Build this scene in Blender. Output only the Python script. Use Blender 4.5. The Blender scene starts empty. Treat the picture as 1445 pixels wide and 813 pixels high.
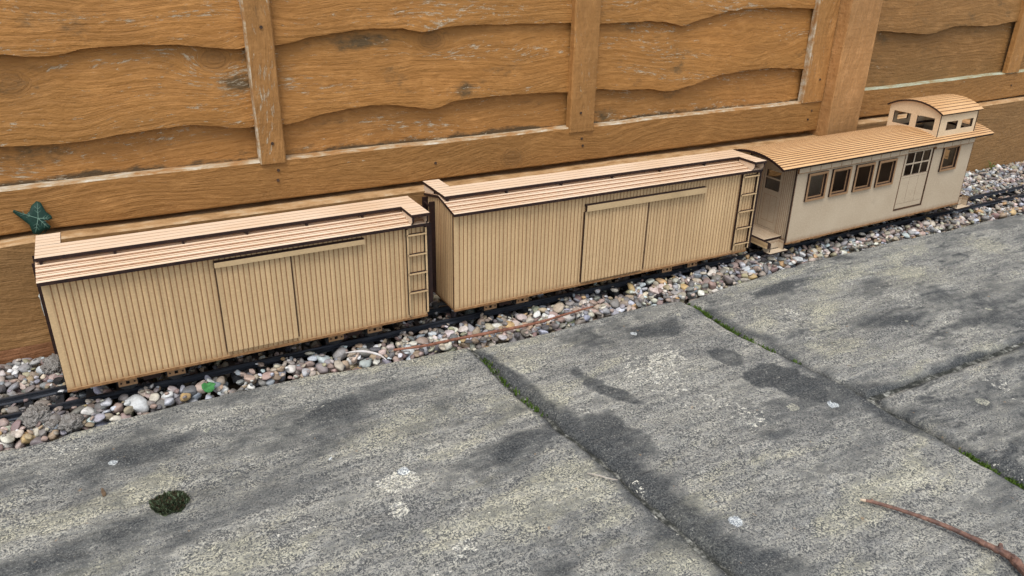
import bpy, bmesh, math, random
import numpy as np
from mathutils import Vector, Matrix, noise as mnoise

SC = bpy.context.scene
COL = SC.collection
rnd = random.Random(7)
rng = np.random.default_rng(11)

# ------------------------------------------------------------------ camera, sky, sun, exposure
cam_d = bpy.data.cameras.new("camera")
cam = bpy.data.objects.new("camera", cam_d)
COL.objects.link(cam)
RT = (0.8793448294948497, -0.4757798376505988, 0.019652402546346266)
UP = (0.18120882528140833, 0.3725083837556381, 0.9101652957962605)
FW = (0.4403589813786086, 0.7967879580647113, -0.4137788266722478)
m = Matrix.Identity(4)
for i in range(3):
    m[i][0] = RT[i]; m[i][1] = UP[i]; m[i][2] = -FW[i]
m.translation = Vector((0.0843, -0.9092, 0.4847))
cam.matrix_world = m
cam_d.sensor_width = 36.0
cam_d.lens = 1080.945 / 1445 * 36.0
cam_d.clip_start = 0.02
cam_d.clip_end = 500
cam_d.dof.use_dof = True
cam_d.dof.focus_distance = 0.95
cam_d.dof.aperture_fstop = 20
SC.camera = cam

SUN_EL, SUN_AZ = math.radians(64), math.radians(222)      # azimuth clockwise from +y
w = bpy.data.worlds.new("World"); SC.world = w; w.use_nodes = True
wn = w.node_tree.nodes; wl = w.node_tree.links
sky = wn.new("ShaderNodeTexSky"); sky.sky_type = 'NISHITA'; sky.sun_disc = False
sky.sun_elevation = SUN_EL; sky.sun_rotation = SUN_AZ
sky.dust_density = 1.5; sky.air_density = 1.0; sky.ozone_density = 0.6
hs = wn.new("ShaderNodeHueSaturation"); hs.inputs['Saturation'].default_value = 0.4
wl.new(sky.outputs[0], hs.inputs['Color'])
wl.new(hs.outputs[0], wn["Background"].inputs[0])
wn["Background"].inputs[1].default_value = 0.15
sun_d = bpy.data.lights.new("sun", 'SUN'); sun_d.energy = 1.5; sun_d.angle = math.radians(25)
sun_d.color = (1.0, 0.975, 0.94)
sun = bpy.data.objects.new("sun", sun_d); COL.objects.link(sun)
sdir = Vector((math.sin(SUN_AZ) * math.cos(SUN_EL), math.cos(SUN_AZ) * math.cos(SUN_EL), math.sin(SUN_EL)))
sun.rotation_euler = sdir.to_track_quat('Z', 'Y').to_euler()
sun.location = sdir * 5
SC.view_settings.view_transform = 'Standard'
SC.view_settings.look = 'None'
SC.view_settings.gamma = 1
SC.view_settings.exposure = 0.78

# ------------------------------------------------------------------ node helpers
class NT:
    def __init__(s, name):
        s.m = bpy.data.materials.new(name); s.m.use_nodes = True
        s.n = s.m.node_tree.nodes; s.l = s.m.node_tree.links
        s.b = s.n["Principled BSDF"]
    def _set(s, sock, v):
        if hasattr(v, 'is_linked'): s.l.new(v, sock)
        elif isinstance(v, (tuple, list)) and len(v) == 3 and sock.type == 'RGBA': sock.default_value = (*v, 1)
        else: sock.default_value = v
    def coord(s, kind='Object'):
        return s.n.new("ShaderNodeTexCoord").outputs[kind]
    def map(s, vec, scale=(1, 1, 1), loc=(0, 0, 0), rot=(0, 0, 0)):
        k = s.n.new("ShaderNodeMapping"); s._set(k.inputs[0], vec)
        k.inputs[1].default_value = loc; k.inputs[2].default_value = rot; k.inputs[3].default_value = scale
        return k.outputs[0]
    def noise(s, vec, scale, detail=4, rough=.55, dist=0, out=0):
        k = s.n.new("ShaderNodeTexNoise"); s._set(k.inputs['Vector'], vec)
        k.inputs['Scale'].default_value = scale; k.inputs['Detail'].default_value = detail
        k.inputs['Roughness'].default_value = rough; k.inputs['Distortion'].default_value = dist
        return k.outputs[out]
    def voro(s, vec, scale, out='Distance', feature='F1', rand=1.0):
        k = s.n.new("ShaderNodeTexVoronoi"); k.feature = feature; s._set(k.inputs['Vector'], vec)
        k.inputs['Scale'].default_value = scale
        if 'Randomness' in k.inputs: k.inputs['Randomness'].default_value = rand
        return k.outputs[out]
    def ramp(s, fac, stops, interp='LINEAR'):
        k = s.n.new("ShaderNodeValToRGB"); s._set(k.inputs[0], fac); k.color_ramp.interpolation = interp
        e = k.color_ramp.elements
        while len(e) < len(stops): e.new(0.5)
        for el, (p, c) in zip(e, stops):
            el.position = p
            el.color = (c, c, c, 1) if not isinstance(c, (tuple, list)) else (*c, 1)
        return k.outputs[0]
    def mix(s, fac, a, b, mode='MIX'):
        k = s.n.new("ShaderNodeMix"); k.data_type = 'RGBA'; k.blend_type = mode
        s._set(k.inputs[0], fac); s._set(k.inputs[6], a); s._set(k.inputs[7], b)
        return k.outputs[2]
    def math(s, op, a, b=0.0, c=0.0, clamp=False):
        k = s.n.new("ShaderNodeMath"); k.operation = op; k.use_clamp = clamp
        s._set(k.inputs[0], a); s._set(k.inputs[1], b); s._set(k.inputs[2], c)
        return k.outputs[0]
    def vmath(s, op, a, b):
        k = s.n.new("ShaderNodeVectorMath"); k.operation = op
        s._set(k.inputs[0], a); s._set(k.inputs[1], b)
        return k.outputs[0]
    def sep(s, vec):
        k = s.n.new("ShaderNodeSeparateXYZ"); s._set(k.inputs[0], vec); return k.outputs
    def comb(s, x, y, z):
        k = s.n.new("ShaderNodeCombineXYZ")
        for i, v in enumerate((x, y, z)): s._set(k.inputs[i], v)
        return k.outputs[0]
    def attr(s, name):
        k = s.n.new("ShaderNodeAttribute"); k.attribute_name = name; return k.outputs
    def bump(s, h, strength=.5, dist=.001, normal=None):
        k = s.n.new("ShaderNodeBump"); s._set(k.inputs['Height'], h)
        k.inputs['Strength'].default_value = strength; k.inputs['Distance'].default_value = dist
        if normal is not None: s._set(k.inputs['Normal'], normal)
        return k.outputs[0]
    def out(s, col, rough=.7, spec=.3, normal=None):
        s._set(s.b.inputs['Base Color'], col); s._set(s.b.inputs['Roughness'], rough)
        s.b.inputs['Specular IOR Level'].default_value = spec
        if normal is not None: s.l.new(normal, s.b.inputs['Normal'])
        return s.m

# ------------------------------------------------------------------ materials
def mat_fence(name, base, light, dark, axis='x', worn=.62, mildew=.6, knots=(), dirt=(), grime=None):
    t = NT(name); v = t.coord(); v0 = v
    rand = t.n.new("ShaderNodeObjectInfo").outputs['Random']
    v = t.vmath('ADD', v, t.comb(t.math('MULTIPLY', rand, 3.7), 0.0, t.math('MULTIPLY', rand, 1.9)))
    x, y, z = t.sep(v)
    if axis == 'x': along, across = x, z
    else: along, across = z, x
    # grain coordinate bent by a slow noise and by knots
    p = t.comb(along, t.math('MULTIPLY', across, 1.0), t.math('MULTIPLY', y, 1.0))
    bend = t.noise(t.map(p, (3, 6, 3)), 1.0, 2, .5)
    kd = t.voro(t.map(p, (1.3, 4.5, 1.0)), 1.0, 'Distance')
    def spots(lst, sx, sz, wob):
        best = None
        q = t.vmath('ADD', v0, t.math('MULTIPLY', t.noise(v0, 60, 4, .65), wob))
        for (kx, kz) in lst:
            d = t.map(q, (sx, 0.0, sz), loc=(-(kx + wob * .5) * sx, 0, -(kz + wob * .5) * sz))
            ln = t.n.new("ShaderNodeVectorMath"); ln.operation = 'LENGTH'; t._set(ln.inputs[0], d)
            best = ln.outputs['Value'] if best is None else t.math('MINIMUM', best, ln.outputs['Value'])
        return best
    if knots: kd = t.math('MINIMUM', kd, spots(knots, 7.0, 9.5, .006))
    knot = t.ramp(kd, [(0.0, 1.0), (.10, .85), (.16, .25), (.36, 0.0)])
    ac2 = t.math('ADD', across, t.math('MULTIPLY', t.math('SUBTRACT', bend, .5), .10))
    ac3 = t.math('ADD', ac2, t.math('MULTIPLY', knot, .03))
    g = t.comb(t.math('MULTIPLY', along, 5.0), t.math('MULTIPLY', ac3, 130.0), t.math('MULTIPLY', y, 60.0))
    grain = t.noise(g, 1.0, 6, .62, .35)
    g2 = t.comb(t.math('MULTIPLY', along, 30.0), t.math('MULTIPLY', ac3, 520.0), t.math('MULTIPLY', y, 200.0))
    fine = t.noise(g2, 1.0, 3, .6)
    rings = t.math('SINE', t.math('MULTIPLY', ac3, 620.0))
    blot = t.noise(t.map(p, (7, 14, 7)), 1.0, 4, .6)
    c = t.mix(t.ramp(grain, [(.34, 0.0), (.66, 1.0)]), dark, light)
    c = t.mix(.74, c, base)
    c = t.mix(t.ramp(fine, [(.30, .42), (.50, 0.0)]), c, dark)
    c = t.mix(t.ramp(blot, [(.36, 0.0), (.70, .55)]), c, tuple(q * .66 for q in base))
    pv = t.noise(t.map(p, (26, 60, 26), loc=(1, 7, 0)), 1.0, 5, .7)
    c = t.mix(t.ramp(pv, [(.50, 0.0), (.72, .5)]), c, tuple(min(1, q * 1.28 + .012) for q in light))
    c = t.mix(t.ramp(knot, [(.30, 0.0), (.9, .38)]), c, (.12, .058, .02))
    kr = t.math('SINE', t.math('MULTIPLY', kd, 130.0))
    c = t.mix(t.math('MULTIPLY', t.ramp(kr, [(.4, 0.0), (.9, .3)]), t.ramp(knot, [(.05, 0.0), (.3, 1.0)])), c, (.13, .062, .022))
    bt = t.math('ADD', .88, t.math('MULTIPLY', rand, .20)); c = t.mix(1.0, c, t.comb(bt, bt, bt), 'MULTIPLY')
    lo = t.noise(t.map(p, (2.2, 7, 2)), 1.0, 4, .6); c = t.mix(t.ramp(lo, [(.40, .40), (.60, 0.0)]), c, tuple(q * k for q, k in zip(base, (.60, .66, .72))))
    md = t.noise(t.map(p, (9, 17, 9), loc=(3, 1, 0)), 1.0, 7, .72)
    md = t.math('ADD', md, t.math('MULTIPLY', t.math('SUBTRACT', fine, .5), .12))
    if dirt: md = t.math('ADD', md, t.ramp(spots(dirt, 20.0, 55.0, .02), [(.1, .15), (1.0, 0.0)]))
    c = t.mix(t.ramp(md, [(mildew - .02, 0.0), (mildew + .12, .82)]), c, (.055, .045, .024))
    if grime is not None:
        gz = t.math('ADD', t.sep(v0)[2], t.math('MULTIPLY', t.math('SUBTRACT', md, .5), .045))
        gz = t.math('SUBTRACT', gz, t.math('MULTIPLY', t.sep(v0)[0], grime[1]))
        c = t.mix(t.ramp(t.math('MULTIPLY', t.math('SUBTRACT', gz, grime[0]), 60.0), [(0.0, .85), (.35, 0.0)]), c, (.035, .030, .018))
    # worn pale flecks where the stain has flaked off the raised grain
    wr = t.noise(t.comb(t.math('MULTIPLY', along, 55.0), t.math('MULTIPLY', ac3, 240.0), y), 1.0, 6, .78)
    wz = t.noise(t.comb(t.math('MULTIPLY', along, 4.0), t.math('MULTIPLY', ac3, 26.0), y), 1.0, 4, .65)
    wr = t.math('ADD', wr, t.math('MULTIPLY', t.math('SUBTRACT', wz, .5), .62))
    c = t.mix(t.ramp(wr, [(worn - .012, 0.0), (worn + .05, .80)]), c, (.62, .52, .37))
    h = t.math('ADD', t.math('MULTIPLY', grain, .75), t.math('MULTIPLY', fine, .5))
    h = t.math('ADD', h, t.math('MULTIPLY', rings, .05))
    h = t.math('ADD', h, t.math('MULTIPLY', t.noise(t.map(p, (60, 90, 60)), 1.0, 6, .65), 1.1))
    saw = t.noise(t.map(p, (210, 12, 12)), 1.0, 2, .5)
    h = t.math('ADD', h, t.math('MULTIPLY', saw, .22))
    h = t.math('ADD', h, t.math('MULTIPLY', t.ramp(wr, [(worn, 0.0), (worn + .1, 1.0)]), -.4))
    n = t.bump(h, .85, .0024)
    return t.out(c, t.ramp(fine, [(.3, .55), (.8, .78)]), .25, n)

FB = (.395, .178, .044)
KN = [(0.558, 0.343), (1.056, 0.319), (0.916, 0.279), (0.003, 0.314), (0.24, 0.331), (0.266, 0.278), (0.266, 0.399), (1.693, 0.352), (1.761, 0.239), (0.694, 0.149), (0.589, 0.169)]
DI = [(0.263, 0.201), (0.021, 0.232), (0.265, 0.297), (1.04, 0.278), (0.919, 0.288), (0.615, 0.269), (0.455, 0.345), (0.791, 0.197), (0.338, 0.196), (0.873, 0.202), (1.686, 0.341), (0.373, 0.234)]
M_BOARD = mat_fence('stained_board', FB, (.44, .212, .060), (.23, .10, .027), knots=[KN[0], KN[3], KN[4], KN[7]], dirt=DI)
M_BOARD_LOW = mat_fence('stained_board_grimy', (.36, .165, .044), (.41, .198, .058), (.20, .09, .025), knots=KN[:1], dirt=DI, grime=(.1915, 0.0))
M_RAIL = mat_fence('stained_rail', (.36, .168, .046), (.415, .203, .06), (.21, .093, .026), worn=.69, mildew=.68, knots=KN[9:10], dirt=DI[7:9])
M_BATTEN = mat_fence('stained_batten', (.40, .19, .056), (.46, .232, .076), (.235, .108, .034), axis='z', worn=.64, mildew=.64)
M_POST = mat_fence('sawn_post', (.46, .232, .082), (.52, .275, .11), (.32, .155, .055), axis='z', worn=.72, mildew=.72)
M_GRAVELBOARD = mat_fence('gravel_board_wood', (.27, .140, .048), (.31, .168, .062), (.175, .088, .03), worn=.74, mildew=.68)
M_BOARD_DULL = mat_fence('stained_board_dull', (.30, .148, .044), (.35, .178, .058), (.185, .086, .025), worn=.70, mildew=.60)

def mat_worn():
    t = NT('flaked_edge'); v = t.coord()
    a = t.noise(t.map(v, (30, 60, 60)), 1.0, 6, .7)
    c = t.ramp(a, [(.40, (.31, .16, .06)), (.52, (.38, .28, .17)), (.66, (.50, .45, .36))])
    return t.out(c, .8, .2, t.bump(a, .5, .001))
M_WORN = mat_worn()
def mat_worn2():
    t = NT('flaked_edge_green'); v = t.coord()
    a = t.noise(t.map(v, (30, 60, 60)), 1.0, 6, .7)
    c = t.ramp(a, [(.36, (.27, .19, .09)), (.50, (.31, .31, .21)), (.68, (.42, .45, .36))])
    return t.out(c, .8, .2, t.bump(a, .5, .001))
M_WORN_GREEN = mat_worn2()
def mat_ledge():
    t = NT('gravel_board_top'); v = t.coord()
    a = t.noise(t.map(v, (30, 60, 60)), 1.0, 6, .7)
    c = t.ramp(a, [(.32, (.22, .115, .04)), (.52, (.40, .24, .11)), (.7, (.48, .36, .22))])
    return t.out(c, .75, .3, t.bump(a, .5, .001))
M_LEDGE = mat_ledge()

def mat_mdf(name, c1, c2, rough=.7, planks=False):
    t = NT(name); v = t.coord()
    sp = t.noise(v, 900, 3, .7)
    bl = t.noise(v, 14, 4, .55)
    fib = t.noise(t.map(v, (260, 260, 420)), 1.0, 4, .65)
    c = t.mix(t.ramp(bl, [(.3, 0.0), (.7, 1.0)]), c1, c2)
    c = t.mix(t.ramp(sp, [(.35, .0), (.62, .0), (.75, .45)]), c, tuple(q * .62 for q in c1))
    c = t.mix(t.ramp(fib, [(.36, .40), (.55, 0.0)]), c, tuple(min(1, q * 1.25) for q in c2))
    stn = t.noise(t.map(v, (22, 22, 22), loc=(3.3, 0, .7)), 1.0, 2, .5)
    c = t.mix(t.ramp(stn, [(.66, 0.0), (.78, .35)]), c, tuple(q * .6 for q in c1))
    x_, y_, z_ = t.sep(v)
    wn_ = t.n.new("ShaderNodeTexWhiteNoise"); wn_.noise_dimensions = '1D'
    t._set(wn_.inputs['W'], t.math('FLOOR', t.math('DIVIDE', t.math('ADD', x_, y_), .0063)))
    tone = t.math('ADD', .90, t.math('MULTIPLY', wn_.outputs['Value'], .17))
    if planks: c = t.mix(1.0, c, t.comb(tone, tone, tone), 'MULTIPLY')
    sg = t.math('ADD', z_, t.math('MULTIPLY', t.math('SUBTRACT', t.noise(t.map(v, (160, 160, 30)), 1.0, 4, .6), .5), .009))
    c = t.mix(t.ramp(t.math('MULTIPLY', t.math('ADD', sg, .0025), 80.0), [(0.0, 0.0), (.12, .55), (.75, 0.0)]), c, (.20, .10, .042))
    return t.out(c, rough, .25, t.bump(fib, .25, .0003))
M_MDF = mat_mdf('cut_fibreboard', (.475, .318, .165), (.545, .380, .205), planks=True)
M_MDF_PALE = mat_mdf('pale_fibreboard', (.385, .300, .205), (.45, .362, .256))
M_MDF_RAIL = mat_mdf('fibreboard_rail', (.42, .29, .155), (.48, .345, .19))

def mat_ply(name, c1, c2, c3):
    t = NT(name); v = t.coord()
    a = t.noise(t.map(v, (14, 150, 150)), 1.0, 5, .6, .3)
    b = t.noise(t.map(v, (60, 900, 900)), 1.0, 3, .6)
    l = t.noise(v, 9, 3, .5)
    c = t.mix(t.ramp(a, [(.3, 0.0), (.7, 1.0)]), c1, c2)
    c = t.mix(t.ramp(b, [(.5, 0.0), (.75, .35)]), c, c3)
    c = t.mix(t.ramp(l, [(.45, 0.0), (.7, .5)]), c, c3)
    return t.out(c, t.ramp(b, [(.3, .38), (.7, .55)]), .5, t.bump(b, .2, .0003))
M_PLY = mat_ply('birch_ply_roof', (.64, .475, .325), (.72, .565, .42), (.57, .375, .215))
M_PLY_OR = mat_ply('scorched_ply_roof', (.53, .31, .138), (.61, .385, .19), (.45, .24, .092))

def mat_burn(name, c1, c2):
    t = NT(name); v = t.coord()
    a = t.noise(v, 160, 4, .6)
    return t.out(t.ramp(a, [(.35, c1), (.7, c2)]), .65, .3)
M_BURN = mat_burn('burnt_edge', (.012, .005, .005), (.034, .014, .009))
M_GROOVE = mat_burn('burnt_groove', (.22, .11, .045), (.32, .18, .085))
M_GROOVE_ROOF = mat_burn('burnt_roof_groove', (.16, .062, .02), (.28, .12, .04))
M_EDGE = mat_burn('singed_edge', (.16, .075, .03), (.32, .17, .07))
M_EDGEFACE = mat_mdf('singed_frame', (.22, .125, .06), (.30, .175, .088))
M_SEAM = mat_burn('scorch_and_shade', (.07, .034, .016), (.15, .075, .034))  # scorched lines, and the painted shade strip beside the boxcar doors
M_INSIDE = mat_mdf('shaded_inside', (.16, .11, .07), (.22, .155, .10))  # darker board: the shade of the interior is put into the colour
M_DARKPLASTIC = NT('black_track_plastic')
def _tr(t):
    v = t.coord(); a = t.noise(v, 120, 4, .6)
    d = t.noise(t.map(v, (30, 300, 300)), 1.0, 4, .7)
    c = t.ramp(a, [(.3, (.008, .009, .011)), (.7, (.022, .024, .028))])
    c = t.mix(t.ramp(d, [(.6, 0.0), (.75, .35)]), c, (.16, .16, .17))
    return t.out(c, .42, .5)
M_DARKPLASTIC = _tr(M_DARKPLASTIC)
def _met():
    t = NT('rail_steel'); v = t.coord()
    a = t.noise(t.map(v, (12, 200, 200)), 1.0, 4, .6)
    t.b.inputs['Metallic'].default_value = .5
    return t.out(t.ramp(a, [(.35, (.018, .02, .025)), (.75, (.085, .095, .115))]), .38, .5)
M_RAILSTEEL = _met()
M_WHEEL = mat_burn('wheel_black', (.012, .012, .013), (.03, .03, .03))
M_NAIL = mat_burn('rusty_nail', (.03, .018, .012), (.09, .05, .03))

def mat_pebble():
    t = NT('pebbles'); v = t.coord()
    col = t.attr('Col')[0]
    a = t.noise(v, 170, 5, .65)
    s = t.noise(v, 700, 3, .7)
    c = t.mix(t.ramp(a, [(.3, .55), (.7, 0.0)]), col, (.09, .075, .065))
    c = t.mix(t.ramp(s, [(.55, 0.0), (.8, .5)]), c, (.5, .47, .43))
    return t.out(c, t.ramp(a, [(.3, .45), (.7, .68)]), .4, t.bump(t.math('ADD', a, t.math('MULTIPLY', s, .4)), .35, .0012))
M_PEB = mat_pebble()

def mat_slab():
    t = NT('riven_stone'); v = t.coord()
    st = t.attr('Stain'); r, g, b = t.sep(st[0])
    big = t.noise(t.map(v, (5, 9, 5)), 1.0, 5, .6)
    med = t.noise(t.map(v, (34, 50, 34)), 1.0, 8, .72)
    med2 = t.noise(t.map(v, (95, 125, 95), loc=(2, 3, 0)), 1.0, 6, .7)
    grain = t.noise(v, 380, 3, .62)
    speck = t.noise(v, 760, 2, .6)
    gr = t.ramp(grain, [(.44, 0.0), (.56, 1.0)]); sk = t.ramp(speck, [(.43, 0.0), (.57, 1.0)])
    fleck = t.math('SUBTRACT', t.math('ADD', t.math('MULTIPLY', gr, .6), t.math('MULTIPLY', sk, .4)), .5)
    stv = t.map(v, (15, 120, 15), rot=(0, 0, .16))
    stk = t.noise(stv, 1.0, 8, .74, .25)
    stk2 = t.noise(t.map(v, (6, 34, 6), rot=(0, 0, .12), loc=(4, 1, 0)), 1.0, 6, .66, .3)
    c = t.mix(t.ramp(big, [(.3, 0.0), (.7, 1.0)]), (.222, .216, .196), (.298, .288, .252))
    c = t.mix(t.ramp(stk2, [(.36, .65), (.54, 0.0)]), c, (.135, .138, .136))
    c = t.mix(t.ramp(stk2, [(.52, 0.0), (.70, .75)]), c, (.42, .405, .345))
    c = t.mix(t.ramp(stk, [(.34, .70), (.50, 0.0)]), c, (.105, .107, .106))
    c = t.mix(t.ramp(stk, [(.52, 0.0), (.68, .65)]), c, (.45, .435, .385))
    c = t.mix(t.ramp(med, [(.36, .55), (.52, 0.0)]), c, (.105, .107, .104))
    m2 = t.math('ADD', med2, t.math('MULTIPLY', fleck, .10))
    c = t.mix(t.ramp(m2, [(.38, .50), (.48, 0.0)]), c, (.075, .077, .077))
    c = t.mix(t.ramp(m2, [(.54, 0.0), (.66, .60)]), c, (.46, .45, .41))
    # warm/greenish dust
    yl = t.math('ADD', b, t.math('MULTIPLY', t.math('SUBTRACT', med, .5), 1.1))
    yl = t.math('ADD', yl, t.math('MULTIPLY', fleck, .35))
    c = t.mix(t.ramp(yl, [(.27, 0.0), (.95, .52)]), c, (.46, .435, .315))
    # algae stains, broken up by the grain: every spot is a cluster of small dark flecks
    mm = t.ramp(med, [(.33, 0.0), (.67, 1.0)]); m2n = t.ramp(med2, [(.33, 0.0), (.67, 1.0)])
    nm = t.math('ADD', t.math('MULTIPLY', mm, .30), t.math('MULTIPLY', m2n, .32))
    nm = t.math('ADD', nm, t.math('MULTIPLY', t.math('ADD', fleck, .5), .38))
    dk = t.math('ADD', t.math('MULTIPLY', r, .52), t.math('MULTIPLY', nm, 1.2))
    c = t.mix(t.ramp(t.math('MULTIPLY', dk, .6), [(.45, 0.0), (.55, .66), (.80, .92)]), c, (.042, .046, .049))
    gl_ = t.noise(v, 480, 4, .72); gl_ = t.math('ADD', gl_, t.math('MULTIPLY', t.math('SUBTRACT', stk, .5), .35))
    c = t.mix(t.ramp(gl_, [(.57, 0.0), (.66, .50)]), c, (.30, .29, .265))
    # pale crustose lichen flakes: density from G
    fl = t.noise(t.map(v, (120, 160, 120), loc=(5, 0, 0)), 1.0, 5, .68, .5)
    pl = t.math('ADD', fl, t.math('MULTIPLY', t.math('SUBTRACT', g, .55), .36))
    pl = t.math('ADD', pl, t.math('MULTIPLY', fleck, .06))
    c = t.mix(t.ramp(pl, [(.545, 0.0), (.60, .80)]), c, t.ramp(fl, [(.4, (.38, .365, .30)), (.7, (.56, .545, .49))]))
    # scattered round lichen discs
    vv = t.vmath('ADD', v, t.math('MULTIPLY', t.noise(v, 130, 3, .6, out=0), .009))
    k = t.n.new("ShaderNodeTexVoronoi"); t._set(k.inputs['Vector'], t.map(vv, (1, 1, .0))); k.inputs['Scale'].default_value = 19
    rr, rg, rb = t.sep(k.outputs['Color'])
    disc = t.math('LESS_THAN', k.outputs['Distance'], t.math('MULTIPLY', t.math('SUBTRACT', rr, .42), .30))
    c = t.mix(t.math('MULTIPLY', disc, .58), c, t.mix(t.math('GREATER_THAN', rg, .72), (.36, .35, .28), (.56, .60, .62)))
    # sand grains, dark and light
    mul = t.ramp(t.math('ADD', fleck, .5), [(.04, (.42, .44, .47)), (.45, (.93, .94, .96)), (.75, (1.20, 1.19, 1.15)), (.97, (1.72, 1.70, 1.60))])
    c = t.mix(1.0, c, mul, 'MULTIPLY')
    # rusty flecks
    k2 = t.noise(v, 95, 2, .5); c = t.mix(t.ramp(k2, [(.74, 0.0), (.78, .5)]), c, (.30, .17, .07))
    h = t.math('ADD', t.math('MULTIPLY', grain, .7), t.math('MULTIPLY', med, 1.2))
    h = t.math('ADD', h, t.math('MULTIPLY', speck, .3)); h = t.math('ADD', h, t.math('MULTIPLY', med2, .9))
    return t.out(c, .88, .22, t.bump(h, .85, .0026))
M_SLAB = mat_slab()
def mat_mortar():
    t = NT('dirty_mortar'); v = t.coord()
    a = t.noise(v, 90, 6, .7); s = t.noise(v, 500, 3, .7)
    c = t.ramp(a, [(.36, (.022, .024, .022)), (.50, (.05, .052, .045)), (.58, (.17, .17, .15)), (.68, (.42, .42, .37))])
    c = t.mix(t.ramp(s, [(.55, 0.0), (.75, .4)]), c, (.3, .29, .25))
    return t.out(c, .95, .15, t.bump(t.math('ADD', a, s), .8, .003))
M_MORTAR = mat_mortar()
def mat_soil():
    t = NT('dark_soil'); v = t.coord(); a = t.noise(v, 60, 6, .7)
    return t.out(t.ramp(a, [(.3, (.02, .016, .012)), (.7, (.07, .055, .04))]), .95, .1, t.bump(a, .8, .004))
M_SOIL = mat_soil()
def mat_clod():
    t = NT('dry_clod'); v = t.coord(); a = t.noise(v, 220, 6, .75); s = t.noise(v, 800, 3, .7)
    c = t.ramp(a, [(.3, (.10, .088, .078)), (.46, (.31, .285, .255)), (.68, (.52, .49, .45))])
    return t.out(c, .95, .1, t.bump(t.math('ADD', a, s), 1.0, .004))
M_CLOD = mat_clod()
def mat_moss(name, a, b):
    t = NT(name); v = t.coord(); n = t.noise(v, 240, 3, .6)
    return t.out(t.ramp(n, [(.3, a), (.7, b)]), .8, .2)
M_MOSS = mat_moss('bright_moss', (.032, .06, .010), (.10, .17, .022))
M_MOSS_DK = mat_moss('dark_moss', (.012, .017, .010), (.075, .095, .045))
M_IVY = mat_moss('ivy_green', (.004, .020, .014), (.010, .040, .026))
M_IVY.node_tree.nodes["Principled BSDF"].inputs['Roughness'].default_value = .58
M_VEIN = mat_moss('ivy_vein', (.09, .16, .12), (.16, .25, .19))
M_LEAFG = mat_moss('fresh_leaf', (.025, .11, .03), (.06, .22, .065))
def mat_bark(name, c1, c2, c3):
    t = NT(name); v = t.coord()
    a = t.noise(v, 130, 6, .7); s = t.noise(v, 420, 3, .7)
    c = t.ramp(a, [(.32, c1), (.5, c2), (.7, c3)])
    c = t.mix(t.ramp(s, [(.58, 0.0), (.72, .5)]), c, (.035, .02, .015))
    return t.out(c, .6, .35, t.bump(t.math('ADD', a, s), .6, .0015))
M_BARK = mat_bark('reddish_bark', (.040, .025, .022), (.125, .064, .046), (.26, .14, .095))
M_BARK2 = mat_bark('twig_bark', (.07, .028, .018), (.19, .075, .042), (.30, .14, .085))
M_PALEWOOD = mat_mdf('snapped_wood', (.62, .50, .36), (.70, .6, .46))
M_STRAW = mat_mdf('bleached_straw', (.52, .52, .51), (.62, .62, .61))
M_LITTER = mat_bark('brown_litter', (.05, .03, .018), (.12, .075, .04), (.2, .13, .075))
M_WISP = mat_mdf('grey_wisp', (.34, .34, .31), (.46, .46, .42))

# ------------------------------------------------------------------ object helpers
def tag(o, label=None, cat=None, group=None, kind=None):
    if label: o['label'] = label
    if cat: o['category'] = cat
    if group: o['group'] = group
    if kind: o['kind'] = kind
    return o
def empty(name, loc, rot=(0, 0, 0)):
    o = bpy.data.objects.new(name, None); COL.objects.link(o)
    o.empty_display_size = .02
    o.location = loc; o.rotation_euler = rot
    return o

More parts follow.
